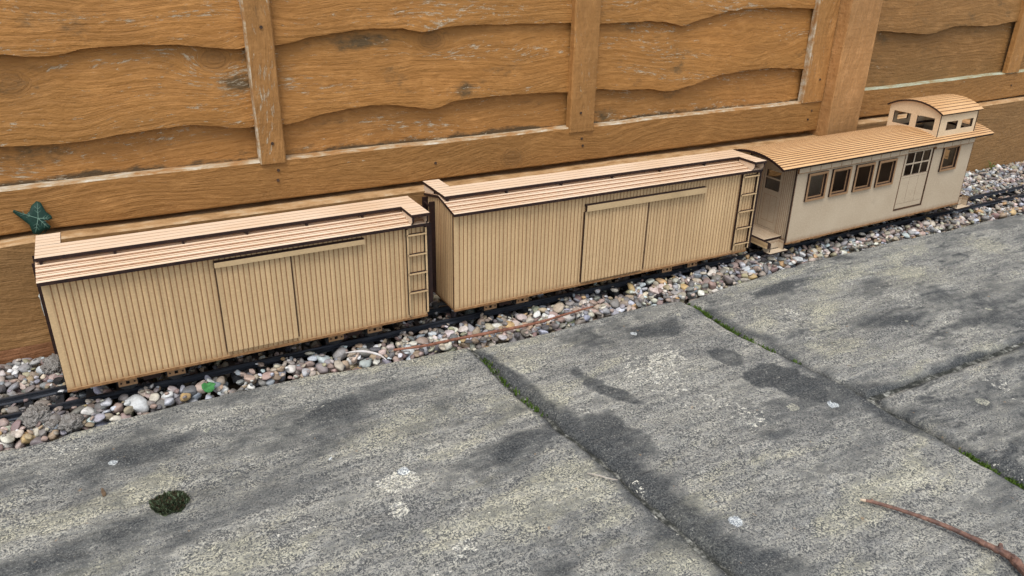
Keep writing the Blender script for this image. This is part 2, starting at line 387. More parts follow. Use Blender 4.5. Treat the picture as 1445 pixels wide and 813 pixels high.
class MB:
    """collects faces; build() links them as ONE mesh object"""
    def __init__(s): s.v = []; s.f = []; s.m = []
    def face(s, pts, mi=0):
        b = len(s.v); s.v.extend(tuple(p) for p in pts); s.f.append(tuple(range(b, b + len(pts)))); s.m.append(mi)
    def box(s, a, b, n=None, mf=0, me=1):
        """n = plate normal axis: faces along it take mf, the sawn edges take me; None = all mf"""
        (x0, y0, z0), (x1, y1, z1) = a, b
        def q(ax): return mf if (n is None or n == ax) else me
        s.face([(x0, y0, z0), (x0, y1, z0), (x1, y1, z0), (x1, y0, z0)], q('z'))
        s.face([(x0, y0, z1), (x1, y0, z1), (x1, y1, z1), (x0, y1, z1)], q('z'))
        s.face([(x0, y0, z0), (x1, y0, z0), (x1, y0, z1), (x0, y0, z1)], q('y'))
        s.face([(x0, y1, z0), (x0, y1, z1), (x1, y1, z1), (x1, y1, z0)], q('y'))
        s.face([(x0, y0, z0), (x0, y0, z1), (x0, y1, z1), (x0, y1, z0)], q('x'))
        s.face([(x1, y0, z0), (x1, y1, z0), (x1, y1, z1), (x1, y0, z1)], q('x'))
    def prism_x(s, poly, x0, x1, mf=0, me=1):
        """poly = [(y,z)..] extruded along x; caps mf, sides me"""
        s.face([(x0, y, z) for y, z in poly], mf); s.face([(x1, y, z) for y, z in reversed(poly)], mf)
        for (a, b) in zip(poly, poly[1:] + poly[:1]):
            s.face([(x0, *a), (x1, *a), (x1, *b), (x0, *b)], me)
    def panel(s, T, U, V, th, holes=(), grooves=(), gw=.0012, gd=.0008, mf=0, me=1, mg=2, vtop=None, mb=None, rib=0.0):
        """plate over u in U, v in V; T(u, d, v) -> xyz, d = depth inward. grooves = u centres."""
        bp = {U[0]: 0.0, U[1]: 0.0}
        gl = [c for c in grooves if U[0] + gw * .6 < c < U[1] - gw * .6]
        gset = []
        for c in gl:
            e_ = .00028 if rib else 0.0
            if rib and U[0] < c - rib and c + rib < U[1]: bp[c - rib] = 0.0; bp[c + rib] = 0.0
            bp[c - gw / 2] = e_; bp[c] = gd; bp[c + gw / 2] = e_; gset.append((c - gw / 2, c + gw / 2))
        ks = sorted(bp); kd = [bp[k] for k in ks]
        us = set(ks)
        for h in holes: us.add(h[0]); us.add(h[1])
        us = sorted(u for u in us if U[0] <= u <= U[1])
        vs = sorted({V[0], V[1]} | {q for h in holes for q in (h[2], h[3]) if V[0] < q < V[1]})
        dep = [float(np.interp(u, ks, kd)) for u in us]
        mid = lambda a, b: (a + b) / 2
        def solid(i, j):
            if not (0 <= i < len(us) - 1 and 0 <= j < len(vs) - 1): return False
            cu, cv = mid(us[i], us[i + 1]), mid(vs[j], vs[j + 1])
            return not any(h[0] < cu < h[1] and h[2] < cv < h[3] for h in holes)
        def vv(i, j):
            if vtop and j == len(vs) - 1: return vtop(us[i])
            return vs[j]
        def P(i, j, back): return T(us[i], th if back else dep[i], vv(i, j))
        for i in range(len(us) - 1):
            cu = mid(us[i], us[i + 1]); isg = any(a < cu < b for a, b in gset)
            for j in range(len(vs) - 1):
                if not solid(i, j): continue
                s.face([P(i, j, 0), P(i + 1, j, 0), P(i + 1, j + 1, 0), P(i, j + 1, 0)], mg if isg else mf)
                s.face([P(i, j, 1), P(i, j + 1, 1), P(i + 1, j + 1, 1), P(i + 1, j, 1)], mf if mb is None else mb)
                if not solid(i - 1, j): s.face([P(i, j, 0), P(i, j + 1, 0), P(i, j + 1, 1), P(i, j, 1)], me)
                if not solid(i + 1, j): s.face([P(i + 1, j, 0), P(i + 1, j, 1), P(i + 1, j + 1, 1), P(i + 1, j + 1, 0)], me)
                if not solid(i, j - 1): s.face([P(i, j, 0), P(i, j, 1), P(i + 1, j, 1), P(i + 1, j, 0)], me)
                if not solid(i, j + 1): s.face([P(i, j + 1, 0), P(i + 1, j + 1, 0), P(i + 1, j + 1, 1), P(i, j + 1, 1)], me)
    def cyl(s, c, axis, r, h, seg=16, mi=0):
        """cylinder centred at c along axis index"""
        a, b = [(1, 2), (2, 0), (0, 1)][axis]
        def ring(o):
            out = []
            for k in range(seg):
                p = list(c); p[axis] += o; t = 2 * math.pi * k / seg
                p[a] += r * math.cos(t); p[b] += r * math.sin(t); out.append(tuple(p))
            return out
        r0, r1 = ring(-h / 2), ring(h / 2)
        s.face(r0[::-1], mi); s.face(r1, mi)
        for k in range(seg):
            l = (k + 1) % seg; s.face([r0[k], r0[l], r1[l], r1[k]], mi)
    def tube(s, pts, rad, seg=10, mi=0, jit=0.0):
        pts = [Vector(p) for p in pts]; rings = []
        for i, p in enumerate(pts):
            d = (pts[min(i + 1, len(pts) - 1)] - pts[max(i - 1, 0)]).normalized()
            a = d.cross(Vector((0, 0, 1)));  a = a.normalized() if a.length > 1e-6 else Vector((1, 0, 0))
            b = a.cross(d)
            r = rad[i] if isinstance(rad, (list, tuple)) else rad
            rings.append([p + (a * math.cos(t) + b * math.sin(t)) * r * (1 + rnd.uniform(-jit, jit)) for t in [2 * math.pi * k / seg for k in range(seg)]])
        for r0, r1 in zip(rings, rings[1:]):
            for k in range(seg):
                l = (k + 1) % seg; s.face([r0[k], r0[l], r1[l], r1[k]], mi)
        s.face(rings[0][::-1], mi); s.face(rings[-1], mi)
    def build(s, name, mats, parent=None, off=(0, 0, 0), smooth=False, merge=True, bevel=0.0):
        me = bpy.data.meshes.new(name); me.from_pydata(s.v, [], s.f); me.update()
        for mm in mats: me.materials.append(mm)
        for p, mi in zip(me.polygons, s.m): p.material_index = min(mi, len(mats) - 1)
        if merge:
            bm = bmesh.new(); bm.from_mesh(me)
            bmesh.ops.remove_doubles(bm, verts=bm.verts, dist=1e-6)
            bmesh.ops.recalc_face_normals(bm, faces=bm.faces)
            bm.to_mesh(me); bm.free()
        if smooth:
            for p in me.polygons: p.use_smooth = True
        o = bpy.data.objects.new(name, me); COL.objects.link(o)
        if parent is not None:
            o.parent = parent
        o.location = off
        if bevel:
            b = o.modifiers.new("bevel", 'BEVEL'); b.width = bevel; b.segments = 2; b.limit_method = 'ANGLE'
        return o

def grooves(u0, u1, pitch, start=0.0):
    out = []; u = u0 + (start or pitch)
    while u < u1 - pitch * .3: out.append(u); u += pitch
    return out

# ------------------------------------------------------------------ numpy noise
def vnoise(x, y, seed):
    xi = np.floor(x).astype(np.int64); yi = np.floor(y).astype(np.int64)
    fx = x - xi; fy = y - yi
    fx = fx * fx * (3 - 2 * fx); fy = fy * fy * (3 - 2 * fy)
    def h(a, b):
        n = (a * 374761393 + b * 668265263 + seed * 974634777) & 0xffffffff
        n = ((n ^ (n >> 13)) * 1274126177) & 0xffffffff
        return ((n ^ (n >> 16)) & 0xffff) / 65535.0
    a = h(xi, yi) * (1 - fx) + h(xi + 1, yi) * fx
    b = h(xi, yi + 1) * (1 - fx) + h(xi + 1, yi + 1) * fx
    return a * (1 - fy) + b * fy
def fbm(x, y, sc, seed, octv=5, gain=.5):
    s = np.zeros_like(x); a = 1.0; t = 0
    for k in range(octv):
        s += a * vnoise(x * sc, y * sc, seed + k * 17); t += a; a *= gain; sc *= 2.03
    return s / t

# ------------------------------------------------------------------ ground sheet and mortar bed
g = MB(); g.face([(-40, -40, -.092), (40, -40, -.092), (40, 40, -.092), (-40, 40, -.092)])
tag(g.build('ground', [M_SOIL]), kind='structure')

FA, F0 = math.atan(.0113), .195

# ------------------------------------------------------------------ fence
def fence_pt(x, off=0.0): return F0 + .0113 * x + off
def wavy(pts, extra=()):
    xs = np.array([p[0] for p in pts]); zs = np.array([p[1] for p in pts])
    def f(x):
        # smooth monotone-ish interpolation
        i = np.clip(np.searchsorted(xs, x) - 1, 0, len(xs) - 2)
        t = np.clip((x - xs[i]) / (xs[i + 1] - xs[i]), 0, 1)
        dz = np.gradient(zs, xs)
        h = xs[i + 1] - xs[i]
        h00 = 2 * t**3 - 3 * t**2 + 1; h10 = t**3 - 2 * t**2 + t; h01 = -2 * t**3 + 3 * t**2; h11 = t**3 - t**2
        return h00 * zs[i] + h10 * h * dz[i] * .7 + h01 * zs[i + 1] + h11 * h * dz[i + 1] * .7
    return f
def board(parent, x0, x1, zb, zt, seed, mats, yb=.0065, yt=.0185, th=.0085):
    nx = int((x1 - x0) / .004); nz = 14
    xs = np.linspace(x0, x1, nx + 1); b = zb(xs) + (fbm(xs, xs * 0, 60, seed, 3) - .5) * .0025
    t = zt(xs)
    mb = MB(); V = []
    for j in range(nz + 1):
        k = j / nz; z = b + (t - b) * k
        y = yb + (yt - yb) * k + (fbm(xs, z, 9, seed + 5, 3) - .5) * .004
        if j == 0: y = y + .0009
        V.append(np.stack([xs, y, z], 1))
    rows = V + [np.stack([xs, V[-1][:, 1] + .004, t], 1), np.stack([xs, V[0][:, 1] + th, b + .0006], 1)]
    n = nx + 1
    vs = np.concatenate(rows); fs = []; R = len(rows)
    mi = []
    for r in range(R):
        r2 = (r + 1) % R
        for i in range(nx):
            fs.append((r * n + i, r * n + i + 1, r2 * n + i + 1, r2 * n + i)); mi.append(0)
    mb.v = [tuple(p) for p in vs]; mb.f = fs; mb.m = mi
    mb.face([rows[r][0] for r in range(R)][::-1]); mb.face([rows[r][-1] for r in range(R)])
    return mb.build('board', mats, parent, smooth=False)

A = [(-.42, .352), (-.2, .346), (0.001, 0.3496), (0.0438, 0.3452), (0.0986, 0.3527), (0.1799, 0.3535), (0.2756, 0.3441), (0.3196, 0.3462), (0.3792, 0.3563), (0.4481, 0.3635), (0.5056, 0.3627), (0.539, 0.3566), (0.5815, 0.3626), (0.6788, 0.3632), (0.8068, 0.362), (0.8616, 0.3597), (1.0005, 0.3583), (1.0348, 0.352), (1.0419, 0.3495), (1.0552, 0.3524), (1.0907, 0.3615), (1.1602, 0.3735), (1.2342, 0.3771), (1.3792, 0.3724), (1.45, .37)]
B = [(-.42, .243), (-.2, .247), (-0.0227, 0.241), (0.0455, 0.2385), (0.1372, 0.2461), (0.1899, 0.2479), (0.277, 0.238), (0.3213, 0.2379), (0.405, 0.2512), (0.4782, 0.2541), (0.5238, 0.247), (0.5513, 0.2423), (0.596, 0.2506), (0.6808, 0.2537), (0.8066, 0.2507), (0.8622, 0.2512), (0.9263, 0.2444), (0.9702, 0.2439), (1.0349, 0.2359), (1.0716, 0.2424), (1.1565, 0.2589), (1.2583, 0.2641), (1.378, 0.2575), (1.45, .257)]
D = [(1.5, .322), (1.584, 0.3231), (1.6726, 0.3167), (1.7616, 0.3114), (1.8547, 0.3255), (1.9768, 0.3218), (2.0919, 0.3304), (2.3, .336), (2.6, .325), (2.9, .334), (3.4, .33)]
def shifted(f, dz, sx): return lambda x: f(x + sx) * 0 + dz + (f(np.clip(x + sx, -.42, 3.4)) - .3) * .8

def nail(parent, x, z, y, r=.0022):
    n = MB(); n.cyl((x, y - .0006, z), 1, r, .0016, 10); n.build('nail', [M_NAIL], parent)

def rail(parent, x0, x1, zb0, zb1, zt0, zt1, mats, depth=.0145, seed=3):
    nx = int((x1 - x0) / .006); xs = np.linspace(x0, x1, nx + 1); k = (xs - x0) / (x1 - x0)
    zb = zb0 + (zb1 - zb0) * k + (fbm(xs, xs * 0, 10, seed, 4) - .5) * .003
    zt = zt0 + (zt1 - zt0) * k + (fbm(xs, xs * 0 + 5, 9, seed + 1, 5) - .5) * .0035
    yo = (fbm(xs, xs * 0 + 9, 5, seed + 2, 3) - .5) * .002
    c = .0018
    prof = [(yo * 0 + depth + .004, zb), (yo + c * .3, zb), (yo, zb + c), (yo, zt - c * 1.2), (yo + c, zt), (yo * 0 + depth + .004, zt + .0004)]
    mb = MB(); n = nx + 1
    for y, z in prof: mb.v += [tuple(p) for p in np.stack([xs, y, z], 1)]
    P = len(prof)
    for r in range(P):
        r2 = (r + 1) % P
        for i in range(nx):
            mb.f.append((r * n + i, r * n + i + 1, r2 * n + i + 1, r2 * n + i)); mb.m.append(1 if r in (3, 4) else 0)
    mb.face([(x0, float(y[0]), float(z[0])) for y, z in prof]); mb.face([(x1, float(y[-1]), float(z[-1])) for y, z in prof])
    return mb.build('bottom_rail', mats, parent)

def post_like(name, parent, x0, x1, y0, y1, z0, z1, mats, seed, side=None, lean=0.0, amp=.0012):
    """rough timber upright; face towards -x takes material 1 when given"""
    nz = max(8, int((z1 - z0) / .012)); mb = MB(); zs = np.linspace(z0, z1, nz + 1)
    c = .002
    def ring(z, j):
        q = [(x0 + c, y0), (x1 - c, y0), (x1, y0 + c), (x1, y1), (x0, y1), (x0, y0 + c)]
        o = []
        for i, (x, y) in enumerate(q):
            k = float(fbm(np.array([z * 1.0]), np.array([i * 3.3]), 18, seed + (i // 2), 4)[0] - .5) * 2 * amp
            o.append((x + k + lean * (z - z0), y + k * (1 if i in (0, 1) else .3), z))
        return o
    rs = [ring(z, j) for j, z in enumerate(zs)]
    for a, b in zip(rs, rs[1:]):
        for i in range(6):
            l = (i + 1) % 6
            mb.face([a[i], a[l], b[l], b[i]], 1 if (side and i in (4, 5)) else 0)
    mb.face(rs[0][::-1]); mb.face(rs[-1])
    return mb.build(name, mats, parent)

def panel_fence(x0, x1, edges, upper, rail_z, battens, side_l, label, bmats, rmats, seed):
    root = empty('wooden_fence', (0, F0, 0), (0, 0, FA))
    # location x shift keeps parts in fence coordinates
    tops = list(edges) + list(upper)
    lo = lambda x: x * 0 + rail_z[0] + .012
    board(root, x0, x1, lo, lambda x: tops[0](x) + .022, seed, [M_BOARD_LOW] if rail_z[2] < .195 else bmats, yb=.0150, yt=.0190, th=.006)
    for i, e in enumerate(tops):
        nxt = tops[i + 1] if i + 1 < len(tops) else (lambda x: tops[-1](x) + .11)
        board(root, x0, x1, e, lambda x, nxt=nxt: nxt(x) + .022, seed + 11 * (i + 1), bmats)
    rail(root, x0, x1, rail_z[0], rail_z[1], rail_z[2], rail_z[3], rmats, seed=seed)
    bk = MB(); bk.box((x0, .0255, .100), (x1, .052, .185)); bk.build('gap_light_blocker', rmats, root)  # unseen rail added behind the boards to block light through the gap
    for k, (a, b, zb) in enumerate(battens):
        post_like('batten', root, a, b, -.0035, .0095, zb, .95, [M_BATTEN, M_WORN], seed + 40 + k, side=(k in side_l))
    return root

up1 = [wavy([(-.42 + .19 * i, z0 + .012 * math.sin(i * 1.9 + z0 * 30)) for i in range(11)]) for z0 in (.47, .58, .69, .80)]
P1 = panel_fence(-.40, 1.437, [wavy(B), wavy(A)], up1, (.1325, .1285, .1905, .1900),
                 [(-.398, -.340, .186), (-.245, -.205, .186), (.2815, .3185, .186), (.8055, .8560, .182), (1.376, 1.4365, .1895)], (2, 4),
                 '', [M_BOARD], [M_RAIL, M_WORN], 21)
tag(P1, 'large weathered ochre fence panel behind the boxcars, left of the thick post', 'wooden fence', 'wooden fences')
for x, z in ((1.412, .171), (1.405, .153), (.306, .1745), (.304, .160), (.833, .169), (.836, .156), (.553, .157)): nail(P1, x, z, 0)
nail(P1, .301, .215, -.0035); nail(P1, .303, .372, -.0035); nail(P1, .826, .215, -.0035); nail(P1, 1.416, .235, -.0035)

up2 = [wavy([(1.5 + .19 * i, z0 + .012 * math.sin(i * 1.7 + z0 * 20)) for i in range(11)]) for z0 in (.44, .55, .66, .78)]
P2 = panel_fence(1.534, 3.36, [wavy(D)], up2, (.1420, .156, .2025, .222),
                 [(2.091, 2.142, .2085), (2.62, 2.67, .2085), (3.30, 3.36, .2085)], (),
                 '', [M_BOARD_DULL], [M_RAIL, M_WORN_GREEN], 77)
tag(P2, 'duller brown fence panel at far right behind the caboose cupola', 'wooden fence', 'wooden fences')
for x, z in ((2.13, .176), (1.89, .160)): nail(P2, x, z, 0)

pr = empty('fence_post', (1.4855, F0 + .0113 * 1.4855, -.09), (0, 0, FA))
post_like('post_shaft', pr, -.0475, .0475, -.028, .067, 0, 1.09, [M_POST], 5, amp=.0018)
tag(pr, 'thick reddish rough sawn fence post between the two fence panels', 'fence post', 'fence posts')

def gravel_board(x0, x1, z0, z1, label, seed, red=2):
    nx = int((x1 - x0) / .008); xs = np.linspace(x0, x1, nx + 1); k = (xs - x0) / (x1 - x0)
    zt = z0 + (z1 - z0) * k + (fbm(xs, xs * 0, 8, seed, 4) - .5) * .004
    yo = (fbm(xs, xs * 0 + 3, 5, seed + 2, 3) - .5) * .0015
    c = .0022
    prof = [(yo * 0 + .03, zt * 0 - .091), (yo - .022, zt * 0 - .091), (yo - .022, zt * 0 - .016 + yo * 4), (yo - .022, zt - c), (yo - .022 + c, zt), (yo * 0 + .03, zt - .0005)]
    mb = MB(); n = nx + 1
    for y, z in prof: mb.v += [tuple(p) for p in np.stack([xs, y, z], 1)]
    P = len(prof)
    for r in range(P):
        r2 = (r + 1) % P
        for i in range(nx):
            mb.f.append((r * n + i, r * n + i + 1, r2 * n + i + 1, r2 * n + i)); mb.m.append({1: red, 3: 1, 4: 1}.get(r, 0))
    mb.face([(x0, float(y[0]), float(z[0])) for y, z in prof]); mb.face([(x1, float(y[-1]), float(z[-1])) for y, z in prof])
    o = mb.build('gravel_board', [M_GRAVELBOARD, M_LEDGE, M_REDWOOD], None)
    o.location = (0, F0, 0); o.rotation_euler = (0, 0, FA)
    return tag(o, label, 'gravel board', 'gravel boards along the foot of the fence')
M_REDWOOD = mat_fence('damp_red_wood', (.23, .10, .042), (.27, .125, .055), (.14, .06, .024), worn=.8, mildew=.72)
gravel_board(-.40, 1.437, .1275, .1165, 'brown gravel board under the fence panel behind the boxcars', 4)
gravel_board(1.534, 3.36, .1365, .150, 'dark brown gravel board at far right, rising from the pebbles beyond the caboose', 9, 0)

# ------------------------------------------------------------------ paving
EDGE = [(-.6, -.031), (-0.0735, -0.031), (-0.0042, -0.0286), (0.048, -0.0215), (0.1193, -0.0195), (0.2392, -0.0225), (0.3705, -0.032), (0.4304, -0.0378), (0.4902, -0.047), (0.51, -0.0499), (0.556, -0.0538), (0.6039, -0.053), (0.693, -0.0505), (0.7889, -0.0479), (0.8431, -0.0512), (0.8726, -0.0596), (0.8775, -0.0590), (0.9083, -0.0528), (1.0219, -0.0405), (1.1141, -0.033), (1.2639, -0.03), (1.4095, -0.0257), (1.6231, -0.0322), (1.856, -0.036), (2.6, -.045), (3.4, -.05)]
EX = np.array([p[0] for p in EDGE]); EY = np.array([p[1] for p in EDGE])
def edge_y(x): return np.interp(x, EX, EY)
JA = (np.array([-.9, -.549, -.4743, -.3502, -.1974, -.0474, 0.0]), np.array([.552, .5282, .5201, .5127, .4990, .4967, .4960]))
JB = (np.array([-.9, -.5908, -.4986, -.3938, -.3134, -.2001, -.0623, 0.0]), np.array([.915, .8988, .8985, .8985, .8885, .8715, .8745, .8755]))
JCY = -.3955
def xa(y): return np.interp(y, *JA)
def xb(y): return np.interp(y, *JB)

def blob(x, y, cx, cy, rx, ry, ang=0.0):
    c, s_ = math.cos(ang), math.sin(ang)
    u = (x - cx) * c + (y - cy) * s_; v = -(x - cx) * s_ + (y - cy) * c
    return np.exp(-((u / rx) ** 2 + (v / ry) ** 2))
def sharp(x, y, cx, cy, rx, ry, ang=0.0, k=5.0):
    c, s_ = math.cos(ang), math.sin(ang)
    u = (x - cx) * c + (y - cy) * s_; v = -(x - cx) * s_ + (y - cy) * c
    d = np.sqrt((u / rx) ** 2 + (v / ry) ** 2) + (fbm(x, y, 26, 91, 6, .62) - .5) * 1.1
    return np.clip((1 - d) * k, 0, 1)

def stains(x, y):
    R = np.zeros_like(x); G = np.zeros_like(x); Bc = np.zeros_like(x)
    wx = x + (fbm(x, y, 9, 3, 4) - .5) * .05; wy = y + (fbm(x, y, 9, 8, 4) - .5) * .05
    # streaky sedimentary bands, roughly along the slab
    st = fbm(wx * .55 + wy * .25, wy * 1.7 - wx * .35, 13, 31, 5)
    R += np.clip((st - .51) * 2.6, 0, .38)
    Bc += np.clip((.48 - st) * 4.0, 0, .7)
    pa = fbm(wx, wy, 7, 57, 5)
    R += np.clip((pa - .55) * 1.9, 0, .40)
    G += np.clip((fbm(wx, wy, 11, 71, 4) - .60) * 2.5, 0, .6)
    # dark crust following the joint between the first two slabs
    d = wx - xa(y)
    wid = np.interp(y, [-.7, -.55, -.45, -.33, -.2, -.12, -.05], [.035, .035, .034, .030, .017, .012, .010])
    off = np.interp(y, [-.7, -.5, -.4, -.25, -.05], [.015, .018, .020, .012, .006])
    R += 1.15 * np.exp(-((d - off) / wid) ** 2)
    R += .55 * sharp(wx, wy, .43, -.30, .085, .035, .5, 2)
    R += .5 * sharp(wx, wy, .46, -.21, .05, .03, .4, 2)
    G += .65 * blob(wx, wy, .53, -.405, .012, .02)
    G += .55 * np.exp(-((wx - xa(y) - .003) / .010) ** 2) * (y < -.44)
    # second slab
    R += 1.3 * sharp(x, y, .830, -.322, .036, .060, .2, 5) + .9 * sharp(x, y, .806, -.300, .030, .030, .2, 5)
    R += .75 * sharp(wx, wy, .80, -.245, .022, .028, .3, 4)
    R += .6 * sharp(wx, wy, .77, -.13, .055, .030, -.15, 2.5)
    R += .5 * sharp(wx, wy, .655, -.105, .04, .05, .2, 2)
    R += .75 * sharp(wx, wy, .612, -.235, .014, .075, .25, 3)
    R += .6 * sharp(wx, wy, .575, -.315, .024, .06, .3, 3)
    R -= .55 * blob(wx, wy, .69, -.24, .075, .07) + .45 * blob(wx, wy, .655, -.345, .05, .05) + .5 * blob(wx, wy, .83, -.17, .035, .06)
    G += .62 * blob(wx, wy, .69, -.235, .06, .06) + .30 * blob(wx, wy, .655, -.33, .035, .05)
    # first slab: pale flakes, buff streaks
    G += .95 * sharp(wx, wy, .303, -.275, .028, .024, .3, 2.5) + .85 * sharp(wx, wy, .285, -.315, .026, .022, .2, 2.5)
    G += .62 * sharp(wx, wy, .32, -.405, .05, .018, .4, 2)
    Bc += .75 * blob(wx, wy, .335, -.185, .085, .030, .15) + .35 * blob(wx, wy, .12, -.20, .10, .04, .15)
    R += .38 * blob(wx, wy, .27, -.115, .13, .022, .1)
    R += .22 * blob(wx, wy, .10, -.10, .10, .02, .1) + .30 * blob(wx, wy, -.02, -.26, .06, .03)
    R += .3 * blob(wx, wy, .36, -.36, .08, .02, .2)
    R -= .25 * blob(wx, wy, .25, -.40, .15, .05)
    # third and fourth slab
    R += .9 * np.exp(-((wx - xb(y)) / .016) ** 2) * (y < -.10) * .8
    R += .85 * np.exp(-((wy - JCY) / .014) ** 2) * (x > .90)
    R += .7 * sharp(wx, wy, 1.05, -.10, .07, .022, .1, 2.5)
    R += .45 * sharp(wx, wy, 1.12, -.255, .09, .018, -.1, 2) + .5 * sharp(wx, wy, 1.20, -.315, .11, .012, .0, 2)
    R += .5 * sharp(wx, wy, 1.20, -.43, .10, .02, .0, 2)
    Bc += .5 * blob(wx, wy, 1.30, -.17, .13, .03, .05) + .35 * blob(wx, wy, 1.05, -.2, .1, .06)
    R -= .45 * blob(wx, wy, 1.35, -.20, .12, .025, .1) + .3 * blob(wx, wy, 1.08, -.20, .08, .04)
    R += .08 * (x > .9)
    # thin dark bedding lines on the right hand slabs
    bl = fbm(wx * .35 + 2, wy * 2.2 + wx * .12, 22, 44, 4)
    R += np.clip(1 - np.abs(bl - .5) * 26, 0, 1) * .6 * (x > .9) * (fbm(x, y, 6, 19, 3) > .47)
    R = R + (fbm(x, y, 60, 66, 6, .68) - .5) * 1.5 * np.clip(R, 0, .6)
    R = np.clip((R - .20) * 1.75, 0, 1.3)
    return np.stack([np.clip(R, 0, 1.3), np.clip(G, 0, 1), np.clip(Bc, 0, 1)], 1)

def slab(u0, u1, v0, v1, left, right, bottom, top, res, label, zoff, seed):
    """grid slab between four edge functions; real thickness, riven top, worn rounded arrises"""
    nx = int((u1 - u0) / res); ny = int((v1 - v0) / res)
    s_ = np.linspace(0, 1, nx + 1); t_ = np.linspace(0, 1, ny + 1)
    S, T = np.meshgrid(s_, t_)
    # solve x,y by two fixed-point passes (edges depend on each other)
    X = u0 + (u1 - u0) * S; Y = v0 + (v1 - v0) * T
    for _ in range(3):
        l = left(Y); r = right(Y); X = l + (r - l) * S
        b = bottom(X); tt = top(X); Y = b + (tt - b) * T
    W_ = (right(Y) - left(Y)); H_ = (top(X) - bottom(X))
    d = np.minimum(np.minimum(S * W_, (1 - S) * W_), np.minimum(T * H_, (1 - T) * H_))
    j = (fbm(X, Y, 40, seed, 4) - .5)
    X = X + j * .006 * np.exp(-d / .01); Y = Y + (fbm(X, Y, 45, seed + 3, 4) - .5) * .006 * np.exp(-d / .01)
    Z = zoff + (fbm(X, Y, 5, seed + 1, 5) - .5) * .007
    led = fbm(X * .6 + Y * .3, Y * 1.6, 10, seed + 2, 5)
    Z += (np.floor(led * 9) + np.clip((led * 9 % 1) * 5, 0, 1)) / 9 * .006 - .003
    Z += (fbm(X, Y, 120, seed + 4, 4) - .5) * .0014
    rr = .007 + .006 * fbm(X, Y, 25, seed + 7, 3)
    q = np.clip(1 - d / rr, 0, 1)
    Z -= rr * .75 * q ** 2.2
    st = stains(X.ravel(), Y.ravel())
    top_v = np.stack([X.ravel(), Y.ravel(), Z.ravel()], 1)
    n = nx + 1
    idx = np.arange((nx + 1) * (ny + 1)).reshape(ny + 1, nx + 1)
    quads = np.stack([idx[:-1, :-1].ravel(), idx[:-1, 1:].ravel(), idx[1:, 1:].ravel(), idx[1:, :-1].ravel()], 1)
    bd = np.concatenate([idx[0, :], idx[1:, -1], idx[-1, -2::-1], idx[-2:0:-1, 0]])
    low = top_v[bd].copy(); low[:, 2] = -.090
    nv = len(top_v); k = np.arange(len(bd)); k2 = (k + 1) % len(bd)
    sk = np.stack([bd[k2], bd[k], nv + k, nv + k2], 1)
    V = np.concatenate([top_v, low]); Fq = np.concatenate([quads, sk])
    base = Vector(((u0 + u1) / 2, (v0 + v1) / 2, -.09))
    V = V - np.array(base)
    me = bpy.data.meshes.new('paving_slab')
    me.vertices.add(len(V)); me.vertices.foreach_set('co', V.ravel().astype(np.float32))
    me.loops.add(Fq.size); me.loops.foreach_set('vertex_index', Fq.ravel().astype(np.int32))
    me.polygons.add(len(Fq)); me.polygons.foreach_set('loop_start', (np.arange(len(Fq)) * 4).astype(np.int32))
    me.update(); me.validate()
    ca = me.color_attributes.new('Stain', 'FLOAT_COLOR', 'POINT')
    cc = np.ones((len(V), 4), np.float32); cc[:nv, :3] = st; cc[nv:, :3] = (.4, .1, .1)
    ca.data.foreach_set('color', cc.ravel())
    me.polygons.foreach_set('use_smooth', np.ones(len(Fq), bool))
    me.materials.append(M_SLAB)
    o = bpy.data.objects.new('paving_slab', me); COL.objects.link(o); o.location = base
    return tag(o, label, 'paving slab', 'stone paving slabs')

jn = lambda y, s: (fbm(np.asarray(y, float), np.asarray(y, float) * 0, 28, s, 3) - .5) * .006
ZS = -.040
slab(-.5, .5, -.80, -.03, lambda y: y * 0 - .5, lambda y: xa(y) - .0035 + jn(y, 1), lambda x: x * 0 - .80, lambda x: edge_y(x) + jn(x, 4), .0023,
     'large front left paving slab with white lichen flakes and a moss clump on it', ZS, 5)
slab(.5, .88, -.80, -.05, lambda y: xa(y) + .0035 + jn(y, 2), lambda y: xb(y) - .004 + jn(y, 7), lambda x: x * 0 - .80, lambda x: edge_y(x) + jn(x, 5), .0023,
     'middle paving slab with a blackish stain and a mottled pale centre, under the curved twig', ZS, 15)
slab(.88, 2.9, JCY, -.04, lambda y: xb(y) + .004 + jn(y, 8), lambda y: y * 0 + 2.9, lambda x: x * 0 + JCY + .004 + jn(x, 11), lambda x: edge_y(x) + jn(x, 6), .0034,
     'back right paving slab beside the caboose, streaked grey brown', ZS, 25)
slab(.9, 2.2, -1.0, JCY, lambda y: xb(y) + .004 + jn(y, 9), lambda y: y * 0 + 2.2, lambda x: x * 0 - 1.0, lambda x: x * 0 + JCY - .004 + jn(x, 12), .0034,
     'right hand paving slab at the picture edge, below the cross joint', ZS + .001, 35)

# mortar between the slabs
xs = np.arange(.42, 2.6, .004); 
def strip(name, pts_l, pts_r, z, seed, mats):
    mb = MB(); n = len(pts_l); C = 6
    for i in range(n):
        for c in range(C + 1):
            k = c / C; x = pts_l[i][0] * (1 - k) + pts_r[i][0] * k; y = pts_l[i][1] * (1 - k) + pts_r[i][1] * k
            zz = z + float(mnoise.noise((x * 90, y * 90, seed))) * .0018 + float(mnoise.noise((x * 260, y * 260, seed))) * .0010
            mb.v.append((x, y, zz))
    for i in range(n - 1):
        for c in range(C):
            a = i * (C + 1) + c; mb.f.append((a, a + 1, a + C + 2, a + C + 1)); mb.m.append(0)
    return mb.build(name, mats, None, smooth=True, merge=False)
ys = np.arange(-.80, -.048, .003)
tag(strip('mortar_joint', [(float(xa(y)) - .010, y) for y in ys], [(float(xa(y)) + .010, y) for y in ys], -.0470, 1, [M_MORTAR]), kind='structure')
ys2 = np.arange(-.80, -.060, .003)
